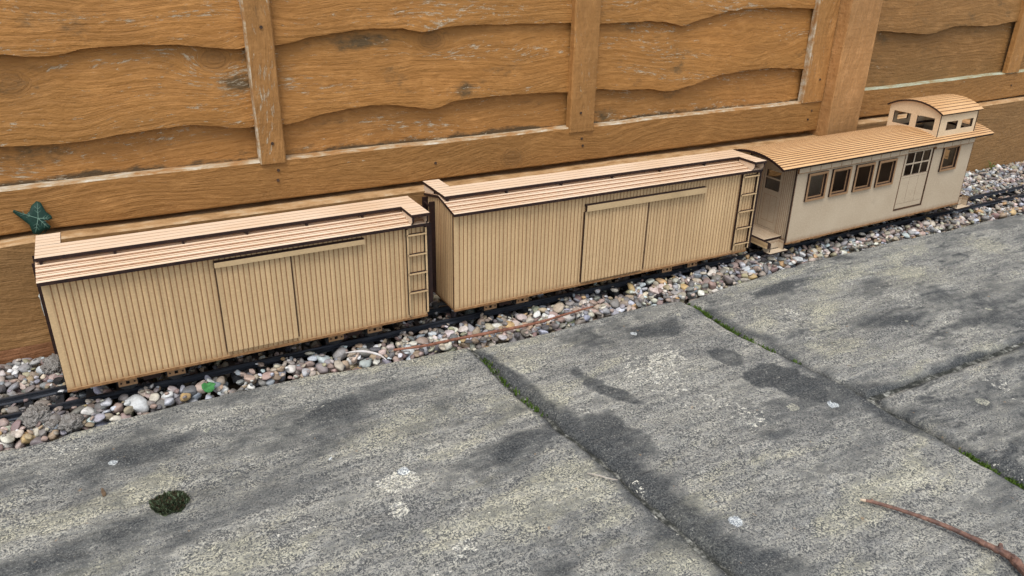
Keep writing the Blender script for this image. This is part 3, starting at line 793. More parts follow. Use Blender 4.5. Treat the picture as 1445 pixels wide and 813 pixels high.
tag(strip('mortar_joint', [(float(xb(y)) - .011, y) for y in ys2], [(float(xb(y)) + .011, y) for y in ys2], -.0485, 2, [M_MORTAR]), kind='structure')
xs3 = np.arange(.905, 2.2, .004)
tag(strip('mortar_joint', [(x, JCY - .011) for x in xs3], [(x, JCY + .011) for x in xs3], -.0475, 3, [M_MORTAR]), kind='structure')

# moss growing in the joints (nobody could count its shoots)
def tuft_mesh(name, spots, mats, up=.006, wd=.0012):
    mb = MB()
    for (x, y, z) in spots:
        h = up * rnd.uniform(.5, 1.2); a = rnd.uniform(0, 6.28); lx, ly = rnd.uniform(-.6, .6) * h, rnd.uniform(-.6, .6) * h
        for q in range(2):
            b = a + q * 1.57; dx, dy = math.cos(b) * wd, math.sin(b) * wd
            mb.face([(x - dx, y - dy, z), (x + dx, y + dy, z), (x + lx + dx * .7, y + ly + dy * .7, z + h * .7), (x + lx * 1.3, y + ly * 1.3, z + h)])
    return mb.build(name, mats, None, merge=False)
sp = []
def along(f, y0, y1, n, wd, z):
    for _ in range(n):
        y = rnd.uniform(y0, y1)
        if mnoise.noise((y * 60, 3.3, 0)) < -.25: continue
        sp.append((float(f(y)) + rnd.gauss(0, wd), y, z))
along(xb, -.140, -.068, 420, .0032, -.0475)
along(xb, -.215, -.15, 160, .003, -.047)
along(xb, -.60, -.52, 300, .0035, -.0475)
along(xb, -.29, -.22, 90, .003, -.047)
along(xa, -.16, -.075, 150, .0035, -.047)
along(xa, -.24, -.17, 60, .003, -.046)
tag(tuft_mesh('joint_moss', sp, [M_MOSS], .0055, .0010), 'bright green moss growing in the open joint between two slabs', 'moss', kind='stuff')

# ------------------------------------------------------------------ pebbles
RAILY = (.026, .068)
RTOP = -.030
X0, X1 = -.40, 2.75
RES = .002
gx = np.arange(X0, X1, RES); gy = np.arange(-.075, .235, RES)
GX, GY = np.meshgrid(gx, gy, indexing='ij')
fy = F0 + .0113 * GX - .022
ey = edge_y(GX) + .002
tt = np.clip((GY - ey) / (fy - ey), 0, 1)
target = -.0405 + .0065 * np.clip((tt - .45) / .5, 0, 1) + .009 * np.clip((GX - 1.5) / .6, 0, 1) * np.clip((tt - .5) / .4, 0, 1)
target += (fbm(GX, GY, 14, 5, 3) - .5) * .006
Hm = target - .022
valid = (GY > ey) & (GY < fy)
trackzone = (np.abs(GY - .047) < .036)
for ry in RAILY: Hm[np.abs(GY - ry) < .0032] = .0
SLP = .0335
sl_x = np.arange(X0 - .05, X1 + .05, SLP)
sx = np.abs((GX - X0 + .05 + SLP / 2) % SLP - SLP / 2)
Hm[(sx < .0052) & (np.abs(GY - .047) < .0375)] = -.0385
target[trackzone] = np.minimum(target[trackzone], -.0375)
target[(GY < .0215) & (GY > .004)] += .0040
Hm[~valid] = 0.0

def ico(sub, seed, flat=.0):
    bm = bmesh.new(); bmesh.ops.create_icosphere(bm, subdivisions=sub, radius=1)
    vs = np.array([v.co[:] for v in bm.verts]); fs = np.array([[v.index for v in f.verts] for f in bm.faces]); bm.free()
    r = np.random.default_rng(seed)
    # rounded, slightly faceted: blend the sphere with a few cutting planes
    k = np.ones(len(vs))
    for _ in range(r.integers(5, 11)):
        n = r.normal(size=3); n /= np.linalg.norm(n); c = r.uniform(.52, .86)
        dd = vs @ n; k = np.where(dd > c, np.minimum(k, c / np.maximum(dd, 1e-6) * .82 + .18 * k), k)
    k *= 1 + .10 * np.array([mnoise.noise(Vector(v) * 1.3 + Vector((seed * 3.1, 0, 0))) for v in vs])
    return vs * k[:, None], fs
VAR2 = [ico(3, 100 + i) for i in range(14)]
VAR1 = [ico(2, 100 + i) for i in range(14)]
PAL = [((.29, .215, .175), 12), ((.20, .175, .155), 12), ((.33, .275, .215), 12), ((.15, .14, .135), 11), ((.26, .26, .265), 12), ((.42, .38, .325), 10),
       ((.64, .61, .55), 13), ((.43, .28, .13), 4), ((.19, .125, .115), 6), ((.33, .245, .205), 7), ((.20, .22, .245), 9), ((.085, .085, .09), 9), ((.50, .45, .35), 6), ((.31, .235, .15), 7), ((.47, .50, .535), 7), ((.46, .38, .33), 4), ((.27, .255, .16), 3)]
pw = np.array([p[1] for p in PAL], float); pw /= pw.sum()
stones = []
def drop(x, y, a, b, c, yaw, tol):
    i0, i1 = int((x - a - X0) / RES), int((x + a - X0) / RES) + 2; j0, j1 = int((y - a + .075) / RES), int((y + a + .075) / RES) + 2
    i0 = max(i0, 0); j0 = max(j0, 0); i1 = min(i1, len(gx)); j1 = min(j1, len(gy))
    if i1 - i0 < 2 or j1 - j0 < 2: return
    xx = GX[i0:i1, j0:j1] - x; yy = GY[i0:i1, j0:j1] - y
    cs, sn = math.cos(yaw), math.sin(yaw)
    u = (xx * cs + yy * sn) / a; v = (-xx * sn + yy * cs) / b
    r2 = u * u + v * v; ins = r2 < 1
    if ins.sum() < 2: return
    core = r2 < .64
    h = Hm[i0:i1, j0:j1]
    if h[ins].max() > -.012 and h[core].max() > -.02: return
    dome = np.sqrt(np.clip(1 - r2, 0, 1)) * c
    hc = np.where(ins, np.minimum(h, .5), -9)
    z = np.percentile(h[core] if core.any() else h[ins], 70) + c * .72
    # keep out of neighbours more strongly at the centre
    z = max(z, (h + dome)[core].mean() if core.any() else z)
    if z + c * .75 > target[i0:i1, j0:j1][ins].max() + tol: return
    Hm[i0:i1, j0:j1] = np.where(ins, np.maximum(h, z + dome * .92), h)
    stones.append((x, y, z, a, b, c, yaw))
N = 36000
px = rng.uniform(X0 + .01, X1 - .01, N); keep = rng.uniform(0, 1, N)
py = rng.uniform(-.065, .225, N)
for k in range(N):
    big = rng.uniform()
    s_ = rng.uniform(.0064, .0104) if k < N * .5 else (rng.uniform(.0042, .0072) if k < N * .8 else rng.uniform(.0022, .0042))
    if big < .04: s_ *= 1.35
    a = s_; b = s_ * rng.uniform(.66, .95); c = s_ * rng.uniform(.45, .72)
    if py[k] < float(edge_y(px[k])) + b * .3 or py[k] > F0 + .0113 * px[k] - .022 - b * .6: continue
    drop(px[k], py[k], a, b, c, rng.uniform(0, 6.28), .004 if k < N * .8 else .007)
allv = []; allf = []; allc = []; off = 0
for (x, y, z, a, b, c, yaw) in stones:
    vi = rng.integers(0, 14); vs, fs = (VAR2 if (x < 1.25) else VAR1)[vi]
    tilt = rng.normal(0, .22, 2); cy, sy = math.cos(yaw), math.sin(yaw)
    v = vs * np.array([a, b, c]) * 1.06
    v = np.stack([v[:, 0], v[:, 1], v[:, 2] + v[:, 0] * tilt[0] + v[:, 1] * tilt[1]], 1)
    v = np.stack([v[:, 0] * cy - v[:, 1] * sy + x, v[:, 0] * sy + v[:, 1] * cy + y, v[:, 2] + z], 1)
    col = np.array(PAL[rng.choice(len(PAL), p=pw)][0]) * rng.uniform(.95, 1.45) * (1 + rng.normal(0, .04, 3)) * np.array([1.0, 1.0, .98])
    allv.append(v); allf.append(fs + off); allc.append(np.tile(np.append(np.clip(col, .02, .78), 1), (len(v), 1))); off += len(v)
V = np.concatenate(allv).astype(np.float32); Fq = np.concatenate(allf).astype(np.int32); Cc = np.concatenate(allc).astype(np.float32)
me = bpy.data.meshes.new('gravel')
me.vertices.add(len(V)); me.vertices.foreach_set('co', V.ravel())
me.loops.add(Fq.size); me.loops.foreach_set('vertex_index', Fq.ravel())
me.polygons.add(len(Fq)); me.polygons.foreach_set('loop_start', (np.arange(len(Fq)) * 3).astype(np.int32))
me.update()
ca = me.color_attributes.new('Col', 'FLOAT_COLOR', 'POINT'); ca.data.foreach_set('color', Cc.ravel())
me.polygons.foreach_set('use_smooth', np.ones(len(Fq), bool))
me.materials.append(M_PEB)
go = bpy.data.objects.new('gravel', me); COL.objects.link(go)
tag(go, 'mixed rounded pebbles bedding the track between paving and fence', 'gravel', kind='stuff')
# bed of fine dirt under the stones
bx = np.arange(X0, X1, .02); mb = MB()
mb.face([(-.5, -.09, -.066), (3.3, -.09, -.066), (3.3, .24, -.066), (-.5, .24, -.066)])
tag(mb.build('gravel_bed', [M_SOIL]), kind='structure')
print('stones', len(stones), 'faces', len(Fq))

# ------------------------------------------------------------------ railway track
tr = empty('railway_track', (1.1, .047, -.05))
TO = (-1.1, -.047, .05)
for ry in RAILY:
    mb = MB()
    pr_ = [(-.0034, -.0385), (.0034, -.0385), (.0034, -.0372), (.0009, -.0362), (.0009, -.0328), (.0017, -.0318), (.0017, -.0302), (.0010, -.0300), (-.0010, -.0300), (-.0017, -.0302), (-.0017, -.0318), (-.0009, -.0328), (-.0009, -.0362), (-.0034, -.0372)]
    mb.prism_x([(ry + y, z) for y, z in pr_], X0, X1, 0, 0)
    mb.build('rail', [M_RAILSTEEL], tr, TO)
nsl = 0
for x in sl_x:
    if x < X0 + .01 or x > X1 - .01: continue
    mb = MB(); mb.box((x - .0045, .047 - .037, -.047), (x + .0045, .047 + .037, -.0388))
    for ry in RAILY:
        for s_ in (-1, 1):
            mb.box((x - .0032, ry + s_ * .0046 - .0014, -.0389), (x + .0032, ry + s_ * .0046 + .0014, -.0355))
        mb.box((x - .0014, ry - .0032, -.0387), (x + .0014, ry + .0032, -.0384))
    if nsl < 98: mb.build('sleeper', [M_DARKPLASTIC], tr, TO)
    nsl += 1
tag(tr, 'black narrow gauge model railway track laid on pebbles under the train', 'railway track')

# ------------------------------------------------------------------ rolling stock
def finish_root(name, x0, y0, z0, yaw, pit, L, W, zbase, label, cat, group=None):
    """root Empty at rail level under the car's centre; returns it and the children's offset"""
    Rm = Matrix.Rotation(yaw, 4, 'Z') @ Matrix.Rotation(-pit, 4, 'Y')
    c = Vector((L / 2, W / 2, zbase))
    root = empty(name, Vector((x0, y0, z0)) + Rm @ c)
    root.rotation_euler = Rm.to_euler()
    tag(root, label, cat, group)
    return root, (-L / 2, -W / 2, -zbase)

def add_bogie(root, off, xc, W, zr):
    """xc = pivot, zr = rail top in car coordinates"""
    yc = W / 2
    mb = MB(); mb.box((xc - .040, yc - .028, -.0075), (xc + .040, yc + .028, -.0045), 'z', 0, 1); mb.box((xc - .010, yc - .0275, -.0195), (xc + .010, yc + .0275, -.0076), None, 1)
    mb.box((xc - .018, yc - .018, -.0044), (xc + .018, yc + .018, -.0034))
    bg = mb.build('bogie', [M_MDF, M_BURN], root, off)
    for sx in (-1, 1):
        for sy in (-1, 1):
            xx = xc + sx * .0275; yy = yc + sy * .0315
            mb = MB()
            mb.panel(lambda u, d, v, yy=yy, sy=sy: (u, yy + sy * (.0015 - d), v), (xx - .0105, xx + .0105), (-.0190, -.0076), .003, holes=[(xx - .002, xx + .002, -.0165, -.0125)], mf=0, me=1, mg=1)
            mb.cyl((xx - .0075, yy + sy * .0019, -.0145), 1, .0011, .001, 8, 1); mb.cyl((xx + .0075, yy + sy * .0019, -.0145), 1, .0011, .001, 8, 1)
            mb.build('axle_box', [M_EDGEFACE, M_BURN], bg)
            wb = MB(); wy = yc + sy * .0225
            wb.cyl((xx, wy, zr + .0112), 1, .0108, .0045, 24); wb.cyl((xx, wy - sy * .0028, zr + .0112), 1, .0125, .0012, 24)
            wb.build('wheel', [M_WHEEL], bg)
        ax = MB(); ax.cyl((xc + sx * .0275, yc, zr + .0112), 1, .0015, .042, 10); ax.build('axle', [M_WHEEL], bg)
    return bg

def boxcar(label, x0, y0, z0, yaw, pit, L, W, eave, peak, door, drail, dz, rz, lad, rungs, hw, gz, bx):
    zr = RTOP - z0
    root, off = finish_root('boxcar', x0, y0, z0, yaw, pit, L, W, zr, label, 'model boxcar', 'wooden model boxcars')
    slope = (peak - eave) / (W / 2 + .008)
    ry = lambda y: eave + slope * (min(y, W - y) + .008)            # underside of roof
    PT = .0063
    # floor
    mb = MB(); mb.box((.0006, -.0012, -.0034), (L - .0006, W + .0012, -.0002), 'z', 0, 2); mb.build('floor', [M_MDF, M_BURN, M_EDGE], root, off)
    # grooved sides and ends
    zt = ry(0) - .0004
    for side in (0, 1):
        mb = MB()
        T = (lambda u, d, v: (u, d, v)) if side == 0 else (lambda u, d, v: (L - u, W - d, v))
        mb.panel(T, (.0008, L - .0008), (0, zt), .003, grooves=grooves(0.003, L, PT), gw=.0014, gd=.0006, rib=.0021, mf=0, me=1, mg=2)
        mb.build('side_wall', [M_MDF, M_EDGE, M_GROOVE], root, off)
    for end in (0, 1):
        mb = MB()
        T = (lambda u, d, v: (d, W - u, v)) if end == 0 else (lambda u, d, v: (L - d, u, v))
        mb.panel(T, (.0031, W - .0031), (0, zt), .003, grooves=sorted(grooves(0, W, PT) + [W / 2]), gw=.0014, gd=.0006, rib=.0021, mf=0, me=1, mg=2, vtop=lambda u: ry(u) - .0004)
        mb.build('end_wall', [M_MDF, M_BURN, M_GROOVE], root, off)
    # roof: two sloping scored sheets in one mesh
    mb = MB(); TH = .0042
    gpos = [.0045, .0075, .0088, .0101, .0150, .0180, .0193, .0206, .0255, .0285, .0298, .0311, .036, .040, .044, .048]
    for s_ in (0, 1):
        wd = W / 2 + .008
        def T(u, d, v, s_=s_):
            y = -.008 + u; z = eave + slope * u + TH - d
            return (v, y if s_ == 0 else W - y, z)
        mb.panel(T, (0, wd), (-.002, L + .002), TH, grooves=gpos, gw=.0011, gd=.0006, mf=0, me=1, mg=2)
    mb.build('roof', [M_PLY, M_BURN, M_GROOVE_ROOF], root, off)
    # running board along the ridge
    bz = peak + TH - .0002; bt = bz + .0042
    mb = MB()
    mb.panel(lambda u, d, v: (v, W / 2 - hw + u, bt - d), (0, 2 * hw), (-.001, L + .001), .0042, grooves=[2 * hw * k / 4 for k in (1, 2, 3)], gw=.0011, gd=.0006, mf=0, me=1, mg=2)
    rb = mb.build('running_board', [M_PLY, M_BURN, M_GROOVE_ROOF], root, off)
    ns = 7
    for k in range(ns):
        xx = .004 + (L - .008) * k / (ns - 1)
        mb = MB(); poly = [(W / 2 - hw + .0008, bz - .0001), (W / 2 + hw - .0008, bz - .0001), (W / 2 + hw - .0008, ry(W / 2 + hw) + TH + .0002), (W / 2, peak + TH + .0002), (W / 2 - hw + .0008, ry(W / 2 - hw) + TH + .0002)]
        mb.prism_x(poly, xx - .0014, xx + .0014, 0, 0); mb.build('board_support', [M_BURN], rb)
    # brakeman's platforms at opposite corners, with their two bearers each
    for e in (0, 1):
        f = (lambda x, y: (x, y)) if e == 1 else (lambda x, y: (L - x, W - y))
        xa_, xb_ = L - .0245, L + .001
        mb = MB()
        def T(u, d, v, f=f):
            x, y = f(v, W / 2 - hw - .0004 - u); return (x, y, bt + .0002 - d)
        lw = W / 2 - hw + .0135
        mb.panel(T, (0, lw), (xa_, xb_), .0042, grooves=[lw * k / 4 for k in (1, 2, 3)], gw=.0009, gd=.0005, mf=0, me=1, mg=2)
        pf = mb.build('roof_platform', [M_PLY, M_BURN, M_GROOVE_ROOF], root, off)
        for xx in (xa_ + .001, xb_ - .004):
            yy = [W / 2 - hw - .001, -.012]
            mb = MB(); pts = []
            for y, z in ((yy[0], bz), (yy[1], bz), (yy[1], bz - .0065), (-.0078, eave + TH + .0004), (yy[0], ry(yy[0]) + TH + .0004)):
                pts.append((y, z))
            P = [[(*f(xq, y), z) for y, z in pts] for xq in (xx, xx + .003)]
            mb.face(P[0], 0); mb.face(P[1][::-1], 0)
            for i in range(5):
                l = (i + 1) % 5; mb.face([P[0][i], P[1][i], P[1][l], P[0][l]], 1)
            mb.build('platform_bearer', [M_PLY, M_BURN], pf)
    # sliding doors, one each side
    for side in (0, 1):
        f = (lambda u, d, v: (u, d, v)) if side == 0 else (lambda u, d, v: (L - u, W - d, v))
        mb = MB(); d0 = -.0034
        mb.panel(lambda u, d, v: f(u, d0 + d, v), (door[0], door[1]), (dz[0], dz[1]), .0032, grooves=grooves(door[0], door[1], PT), gw=.0014, gd=.0006, rib=.0021, mf=0, me=1, mg=2)
        mb.build('sliding_door', [M_MDF, M_BURN, M_GROOVE], root, off)
        mb = MB(); mb.panel(lambda u, d, v: f(u, -.0006 + d, v), (door[1] + .0002, door[1] + (.0056 if x0 > .1 else .0026)), (dz[0], dz[1] - .001), .0012, mf=0, me=0); mb.build('door_seam_shade', [M_SEAM], root, off)  # shadow of the gap beside the door, painted as a dark strip
        mb = MB(); mb.panel(lambda u, d, v: f(u, -.0006 + d, v), (door[0] - .0016, door[0] - .0002), (dz[0], dz[1] - .001), .0012, mf=0, me=0); mb.build('door_seam_shade', [M_SEAM], root, off)  # thin brown line along the door's other edge
        mb = MB()
        mb.panel(lambda u, d, v: f(u, -.0076 + d, v), (drail[0], drail[1]), (rz[0], rz[1]), .0040, mf=0, me=1)
        mb.panel(lambda u, d, v: f(u, -.0034 + d, v), (drail[0], drail[1]), (rz[1] - .0035, rz[1] + .0004), .0032, mf=1, me=1)
        mb.build('door_rail', [M_MDF_RAIL, M_BURN], root, off)
    # ladders: on the sides, and on the ends
    def ladder(name, f, sw, ra):
        l = empty(name, off); l.parent = root
        for u in (lad[0], lad[1]):
            mb = MB(); mb.panel(lambda u_, d, v: f(u_, d - .0050, v), (u - .0013, u + .0013), sw, .0049, mf=0, me=1); mb.build('stile', [M_MDF, M_BURN], l)
        for z in ra:
            mb = MB(); mb.panel(lambda u_, d, v: f(u_, d - .0066, v), (lad[0] - .0004, lad[1] + .0004), (z - .0012, z + .0012), .0045, mf=0, me=1); mb.build('rung', [M_MDF, M_BURN], l)
    ladder('side_ladder', lambda u, d, v: (u, d, v), (.005, eave - .0025), rungs)
    ladder('side_ladder', lambda u, d, v: (L - u, W - d, v), (.005, eave - .0025), rungs)
    for e in (0, 1):
        l = empty('end_ladder', off); l.parent = root
        f = (lambda x, y: (x, y)) if e == 0 else (lambda x, y: (L - x, W - y))
        def bxq(a, b, n='x'):
            (xa1, ya1, za1), (xb1, yb1, zb1) = a, b
            p, q = f(xa1, ya1), f(xb1, yb1)
            mb = MB(); mb.box((min(p[0], q[0]), min(p[1], q[1]), za1), (max(p[0], q[0]), max(p[1], q[1]), zb1), 'y' if n == 'y' else 'x', 1, 1)
            return mb
        for yy in (W - .0275, W - .0015):
            bxq((-.0085, yy - .0015, gz), (-.0002, yy + .0015, eave + .001)).build('stile', [M_MDF, M_BURN], l)
        for z in rungs[:4]:
            bxq((-.0072, W - .0259, z - .0012), (-.0045, W - .0031, z + .0012)).build('rung', [M_MDF, M_BURN], l)
    for xc in bx: add_bogie(root, off, xc, W, zr)
    # couplers
    for e in (0, 1):
        xx = L - .012 if e else -.012
        mb = MB(); mb.box((xx, W / 2 - .003, -.0125), (xx + .024, W / 2 + .003, -.0085)); mb.cyl((xx + (.022 if e else .002), W / 2, -.0105), 2, .0055, .005, 12)
        mb.box((xx + (0 if e else .014), W / 2 - .006, -.0084), (xx + (.010 if e else .024), W / 2 + .006, -.0036))
        mb.build('coupler', [M_WHEEL], root, off)
    return root

WB = .092
boxcar('shorter wooden model boxcar at the left end of the train', 0, 0, 0, 0, 0, .4515, WB, .1342, .1462, (.1799, .2680), (.1787, .3640), (.0062, .1225), (.1224, .1290), (.4236, .4498), (.1235, .0948, .0672, .0391), .0205, .017, (.0905, .349))
boxcar('longer wooden model boxcar in the middle, between the other boxcar and the caboose', .4918, -.0005, -.0026, -.0032, -.0033, .5643, WB, .1430, .1545, (.2153, .3324), (.2153, .4470), (.0035, .1190), (.1203, .1298), (.5278, .5612), (.1365, .1049, .0752, .0448, .0159), .0205, .0025, (.0930, .428))

# ---- caboose
def caboose():
    L, W = .508, .112
    x0, y0, z0 = 1.1441, -.0099, -.0045
    zr = RTOP - z0
    root, off = finish_root('caboose', x0, y0, z0, .0115, .0100, L, W, zr - .0025, 'pale wooden model caboose with a roof cupola, windows and end steps, at the right', 'model caboose')
    mats = [M_MDF_PALE, M_EDGE, M_GROOVE]
    eave, crest, hs, yc = .1420, .1575, .068, W / 2
    hh = crest - eave; Rr = (hs * hs + hh * hh) / (2 * hh); zc = crest - Rr; ang = math.asin(hs / Rr)
    arcz = lambda y: zc + math.sqrt(max(Rr * Rr - (y - yc) ** 2, 0))
    wins = [(.0286, .0786), (.0911, .1405), (.1540, .2050), (.2165, .2675)]
    WZ = (.0735, .1250); W5 = (.4090, .4620); W5Z = (.0790, .1305)
    dr = (.2945, .3790); DZ = (.0150, .1330)
    mb = MB(); mb.box((.0004, -.0010, -.0036), (L - .0004, W + .0010, -.0002), 'z', 0, 2); mb.build('floor', [M_MDF_PALE, M_BURN, M_EDGE], root, off)
    fw = .0042
    for side in (0, 1):
        f = (lambda u, d, v: (u, d, v)) if side == 0 else (lambda u, d, v: (L - u, W - d, v))
        holes = [(a + fw, b - fw, WZ[0] + fw, WZ[1] - fw) for a, b in wins] + [(W5[0] + fw, W5[1] - fw, W5Z[0] + fw, W5Z[1] - fw), (dr[0], dr[1], DZ[0], DZ[1])]
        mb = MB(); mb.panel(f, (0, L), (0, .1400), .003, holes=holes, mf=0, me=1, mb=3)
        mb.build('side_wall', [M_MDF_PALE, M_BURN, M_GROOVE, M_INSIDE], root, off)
        for u0_, u1_ in ((.0002, .0016), (L - .0014, L - .0002)):
            mb = MB(); mb.panel(lambda u, d, v: f(u, d - .0003, v), (u0_, u1_), (.0005, .1285), .0010, mf=0, me=0); mb.build('corner_line', [M_SEAM], root, off)
        for (a, b), (z1, z2) in [(w_, WZ) for w_ in wins] + [(W5, W5Z)]:
            mb = MB()
            mb.panel(lambda u, d, v: f(u, d - .0034, v), (a, b), (z1, z2), .0033, holes=[(a + fw, b - fw, z1 + fw, z2 - fw)], mf=0, me=1)
            wf = mb.build('window_frame', [M_EDGEFACE, M_BURN], root, off)
            mb = MB(); q = fw + .0002
            mb.panel(lambda u, d, v: f(u, d + .0012, v), (a + q, b - q), (z1 + q, z2 - q), .0015, holes=[(a + q + .0026, b - q - .0026, z1 + q + .0026, z2 - q - .0026)], mf=0, me=1)
            mb.build('sash', [M_EDGEFACE, M_BURN], wf)
        mb = MB()
        for u0_, u1_, v0_, v1_ in ((dr[0] - .0016, dr[0] - .0001, DZ[0] - .0014, .1285), (dr[1] + .0001, dr[1] + .0014, DZ[0] - .0014, .1330), (dr[0], dr[1], DZ[0] - .0014, DZ[0] - .0001)):
            mb.panel(lambda u, d, v: f(u, d - .0004, v), (u0_, u1_), (v0_, v1_), .0010, mf=0, me=0)
        mb.build('door_frame', [M_SEAM], root, off)
        # half glazed side door
        mb = MB(); e = .0010
        A0, A1 = dr[0] + e, dr[1] - e; st = .0062; pw_ = (A1 - A0 - 2 * st - 2 * .003) / 3
        cols = [(A0 + st + k * (pw_ + .003), A0 + st + k * (pw_ + .003) + pw_) for k in range(3)]
        rows_ = [(.0845, .1050), (.1080, .1285)]
        mb.panel(lambda u, d, v: f(u, d + .0008, v), (A0, A1), (DZ[0] + e, DZ[1] - e), .0024, holes=[(c0, c1, r0, r1) for c0, c1 in cols for r0, r1 in rows_], mf=0, me=1)
        do = mb.build('side_door', [M_MDF_PALE, M_BURN], root, off)
        mb = MB()
        def ln(u0, u1, v0, v1): 
            p, q = f(u0, .00072, v0), f(u1, .0010, v1)
            mb.box((min(p[0], q[0]), min(p[1], q[1]), v0), (max(p[0], q[0]), max(p[1], q[1]), v1))
        ln(A0 + .003, A1 - .003, .0265, .0269); ln(A0 + .003, A1 - .003, .0790, .0794)
        ln(A0, A0 + .0012, DZ[0] + .001, DZ[1] - .001); ln(A1 - .0012, A1, DZ[0] + .001, DZ[1] - .001)
        ln(A0 + .0013, A1 - .0013, DZ[0] + .001, DZ[0] + .0022); ln(A0 + .0013, A1 - .0013, .0835, .0842)
        for k in (1, 2): ln(A0 + (A1 - A0) * k / 3, A0 + (A1 - A0) * k / 3 + .0004, .0269, .0790)
        mb.build('panel_line', [M_SEAM], do)
        # eaves board with scored joints
        mb = MB()
        mb.panel(lambda u, d, v: f(u, d - .0042, v), (.0005, L - .006), (.1290, .1428), .0041, holes=[(dr[0] - .002, dr[1] + .001, .1, .1338)], grooves=grooves(0, L, .0268), gw=.0013, gd=.0006, mf=0, me=1, mg=2)
        for u0_, u1_, v_ in ((.0005, dr[0] - .0022, .1290), (dr[0] - .0018, dr[1] + .0008, .1338), (dr[1] + .0012, L - .006, .1290)):
            mb.panel(lambda u, d, v: f(u, d - .0044, v), (u0_, u1_), (v_ - .0003, v_ + .0008), .0040, mf=1, me=1)
        mb.build('eaves_board', [M_MDF_PALE, M_EDGE, M_EDGE], root, off)
    # end walls with doors
    for e in (0, 1):
        f = (lambda u, d, v: (.006 + d, u, v)) if e == 0 else (lambda u, d, v: (L - .006 - d, W - u, v))
        mb = MB(); d0, d1 = .0345, .0775
        mb.panel(f, (.0032, W - .0032), (0, .14), .003, holes=[(d0, d1, .0105, .1235)], grooves=grooves(.0032, d0, .0042) + grooves(d1, W, .0042), gw=.0009, gd=.0005, mf=0, me=1, mg=2, vtop=lambda u: arcz(u) - .0005)
        mb.build('end_wall', [M_MDF_PALE, M_BURN, M_GROOVE], root, off)
        mb = MB()
        g2 = lambda u, d, v: f(u, d + .0004, v)
        mb.panel(g2, (d0 + .0003, d1 - .0003), (.0108, .1232), .0024, holes=[(d0 + .005, d1 - .005, .083, .103), (d0 + .005, d1 - .005, .106, .1185)], mf=0, me=1)
        eo = mb.build('end_door', [M_MDF_PALE, M_BURN], root, off)
        mb = MB()
        def ln2(u0, u1, v0, v1):
            p, q = f(u0, .00032, v0), f(u1, .0006, v1)
            mb.box((min(p[0], q[0]), min(p[1], q[1]), v0), (max(p[0], q[0]), max(p[1], q[1]), v1))
        ln2(d0 + .006, d1 - .006, .0235, .0240); ln2(d0 + .006, d1 - .006, .0725, .0730); ln2(d0 + .006, d0 + .0065, .0235, .073); ln2(d1 - .0065, d1 - .006, .0235, .073); ln2((d0 + d1) / 2 - .0002, (d0 + d1) / 2 + .0002, .0235, .073)
        mb.build('panel_line', [M_GROOVE], eo)
    # arched scored roof with an opening under the cupola
    cx0, cx1 = .377, .4985
    mb = MB(); n = 23; al = 2 * hs * 1.008
    def T(u, d, v):
        a = -ang + 2 * ang * u / al
        return (v, yc + (Rr + .0036 - d) * math.sin(a), zc + (Rr + .0036 - d) * math.cos(a))
    mb.panel(T, (0, al), (-.050, .548), .0046, holes=[(al * .16, al * .84, cx0 + .005, cx1 - .005)], grooves=[al * k / n for k in range(1, n)], gw=.0021, gd=.0010, mf=0, me=1, mg=2)
    mb.build('roof', [M_PLY_OR, M_BURN, M_GROOVE_ROOF2], root, off)
    # cupola
    ce, ck = .1945, .2115; chs = W / 2 + .004; ch = ck - ce; cR = (chs * chs + ch * ch) / (2 * ch); czc = ck - cR; cang = math.asin(chs / cR)
    carc = lambda y: czc + math.sqrt(max(cR * cR - (y - yc) ** 2, 0))
    cb = MB()
    yl, yh = .001, W - .001
    cb.panel(lambda u, d, v: (u, yl + d, v), (cx0 + .003, cx1 - .003), (.1470, ce + .0008), .003, holes=[(.402, .4365, .1625, .1790), (.450, .4865, .1625, .1790)], mf=0, me=1)
    cb.panel(lambda u, d, v: (u, yh - d, v), (cx0 + .003, cx1 - .003), (.1470, ce + .0008), .003, holes=[(.402, .4365, .1625, .1790), (.450, .4865, .1625, .1790)], mf=0, me=1)
    for e in (0, 1):
        f = (lambda u, d, v: (cx0 + d, u, v)) if e == 0 else (lambda u, d, v: (cx1 - d, u, v))
        cb.panel(f, (yl - .0003, yh + .0003), (.1440, .19), .003, holes=[(.0115, .0490, .1625, .1860), (.0630, .1005, .1625, .1860)], grooves=[W * k / 16 for k in range(1, 16)], gw=.0001, gd=.0, mf=0, me=1, mg=0, vtop=lambda u: carc(u) - .0003)
    cu = cb.build('cupola', [M_CUPOLA, M_BURN], root, off)
    mb = MB(); cal = 2 * cR * cang
    def T2(u, d, v):
        a = -cang + 2 * cang * u / cal
        return (v, yc + (cR + .0026 - d) * math.sin(a), czc + (cR + .0026 - d) * math.cos(a))
    mb.panel(T2, (0, cal), (cx0 - .004, cx1 + .004), .0032, grooves=[cal * k / 14 for k in range(1, 14)], gw=.0020, gd=.0008, mf=0, me=1, mg=2)
    mb.build('cupola_roof', [M_PLY_OR, M_BURN, M_GROOVE_ROOF2], cu)
    # platforms, buffer beams and steps at both ends
    for e in (0, 1):
        fx = (lambda x: x) if e == 0 else (lambda x: L - x)
        def bx(mb, a, b, n, mf=0, me=1):
            xa2, xb2 = sorted((fx(a[0]), fx(b[0]))); mb.box((xa2, a[1], a[2]), (xb2, b[1], b[2]), n, mf, me)
        mb = MB()
        mb.panel(lambda u, d, v: (fx(v), u, .0068 - d), (.0165, W - .0165), (-.0375, .0058), .0026, grooves=grooves(.0165, W - .0165, .0053), gw=.0008, gd=.0005, mf=0, me=1, mg=2)
        mb.build('platform', [M_MDF_PALE, M_BURN, M_GROOVE], root, off)
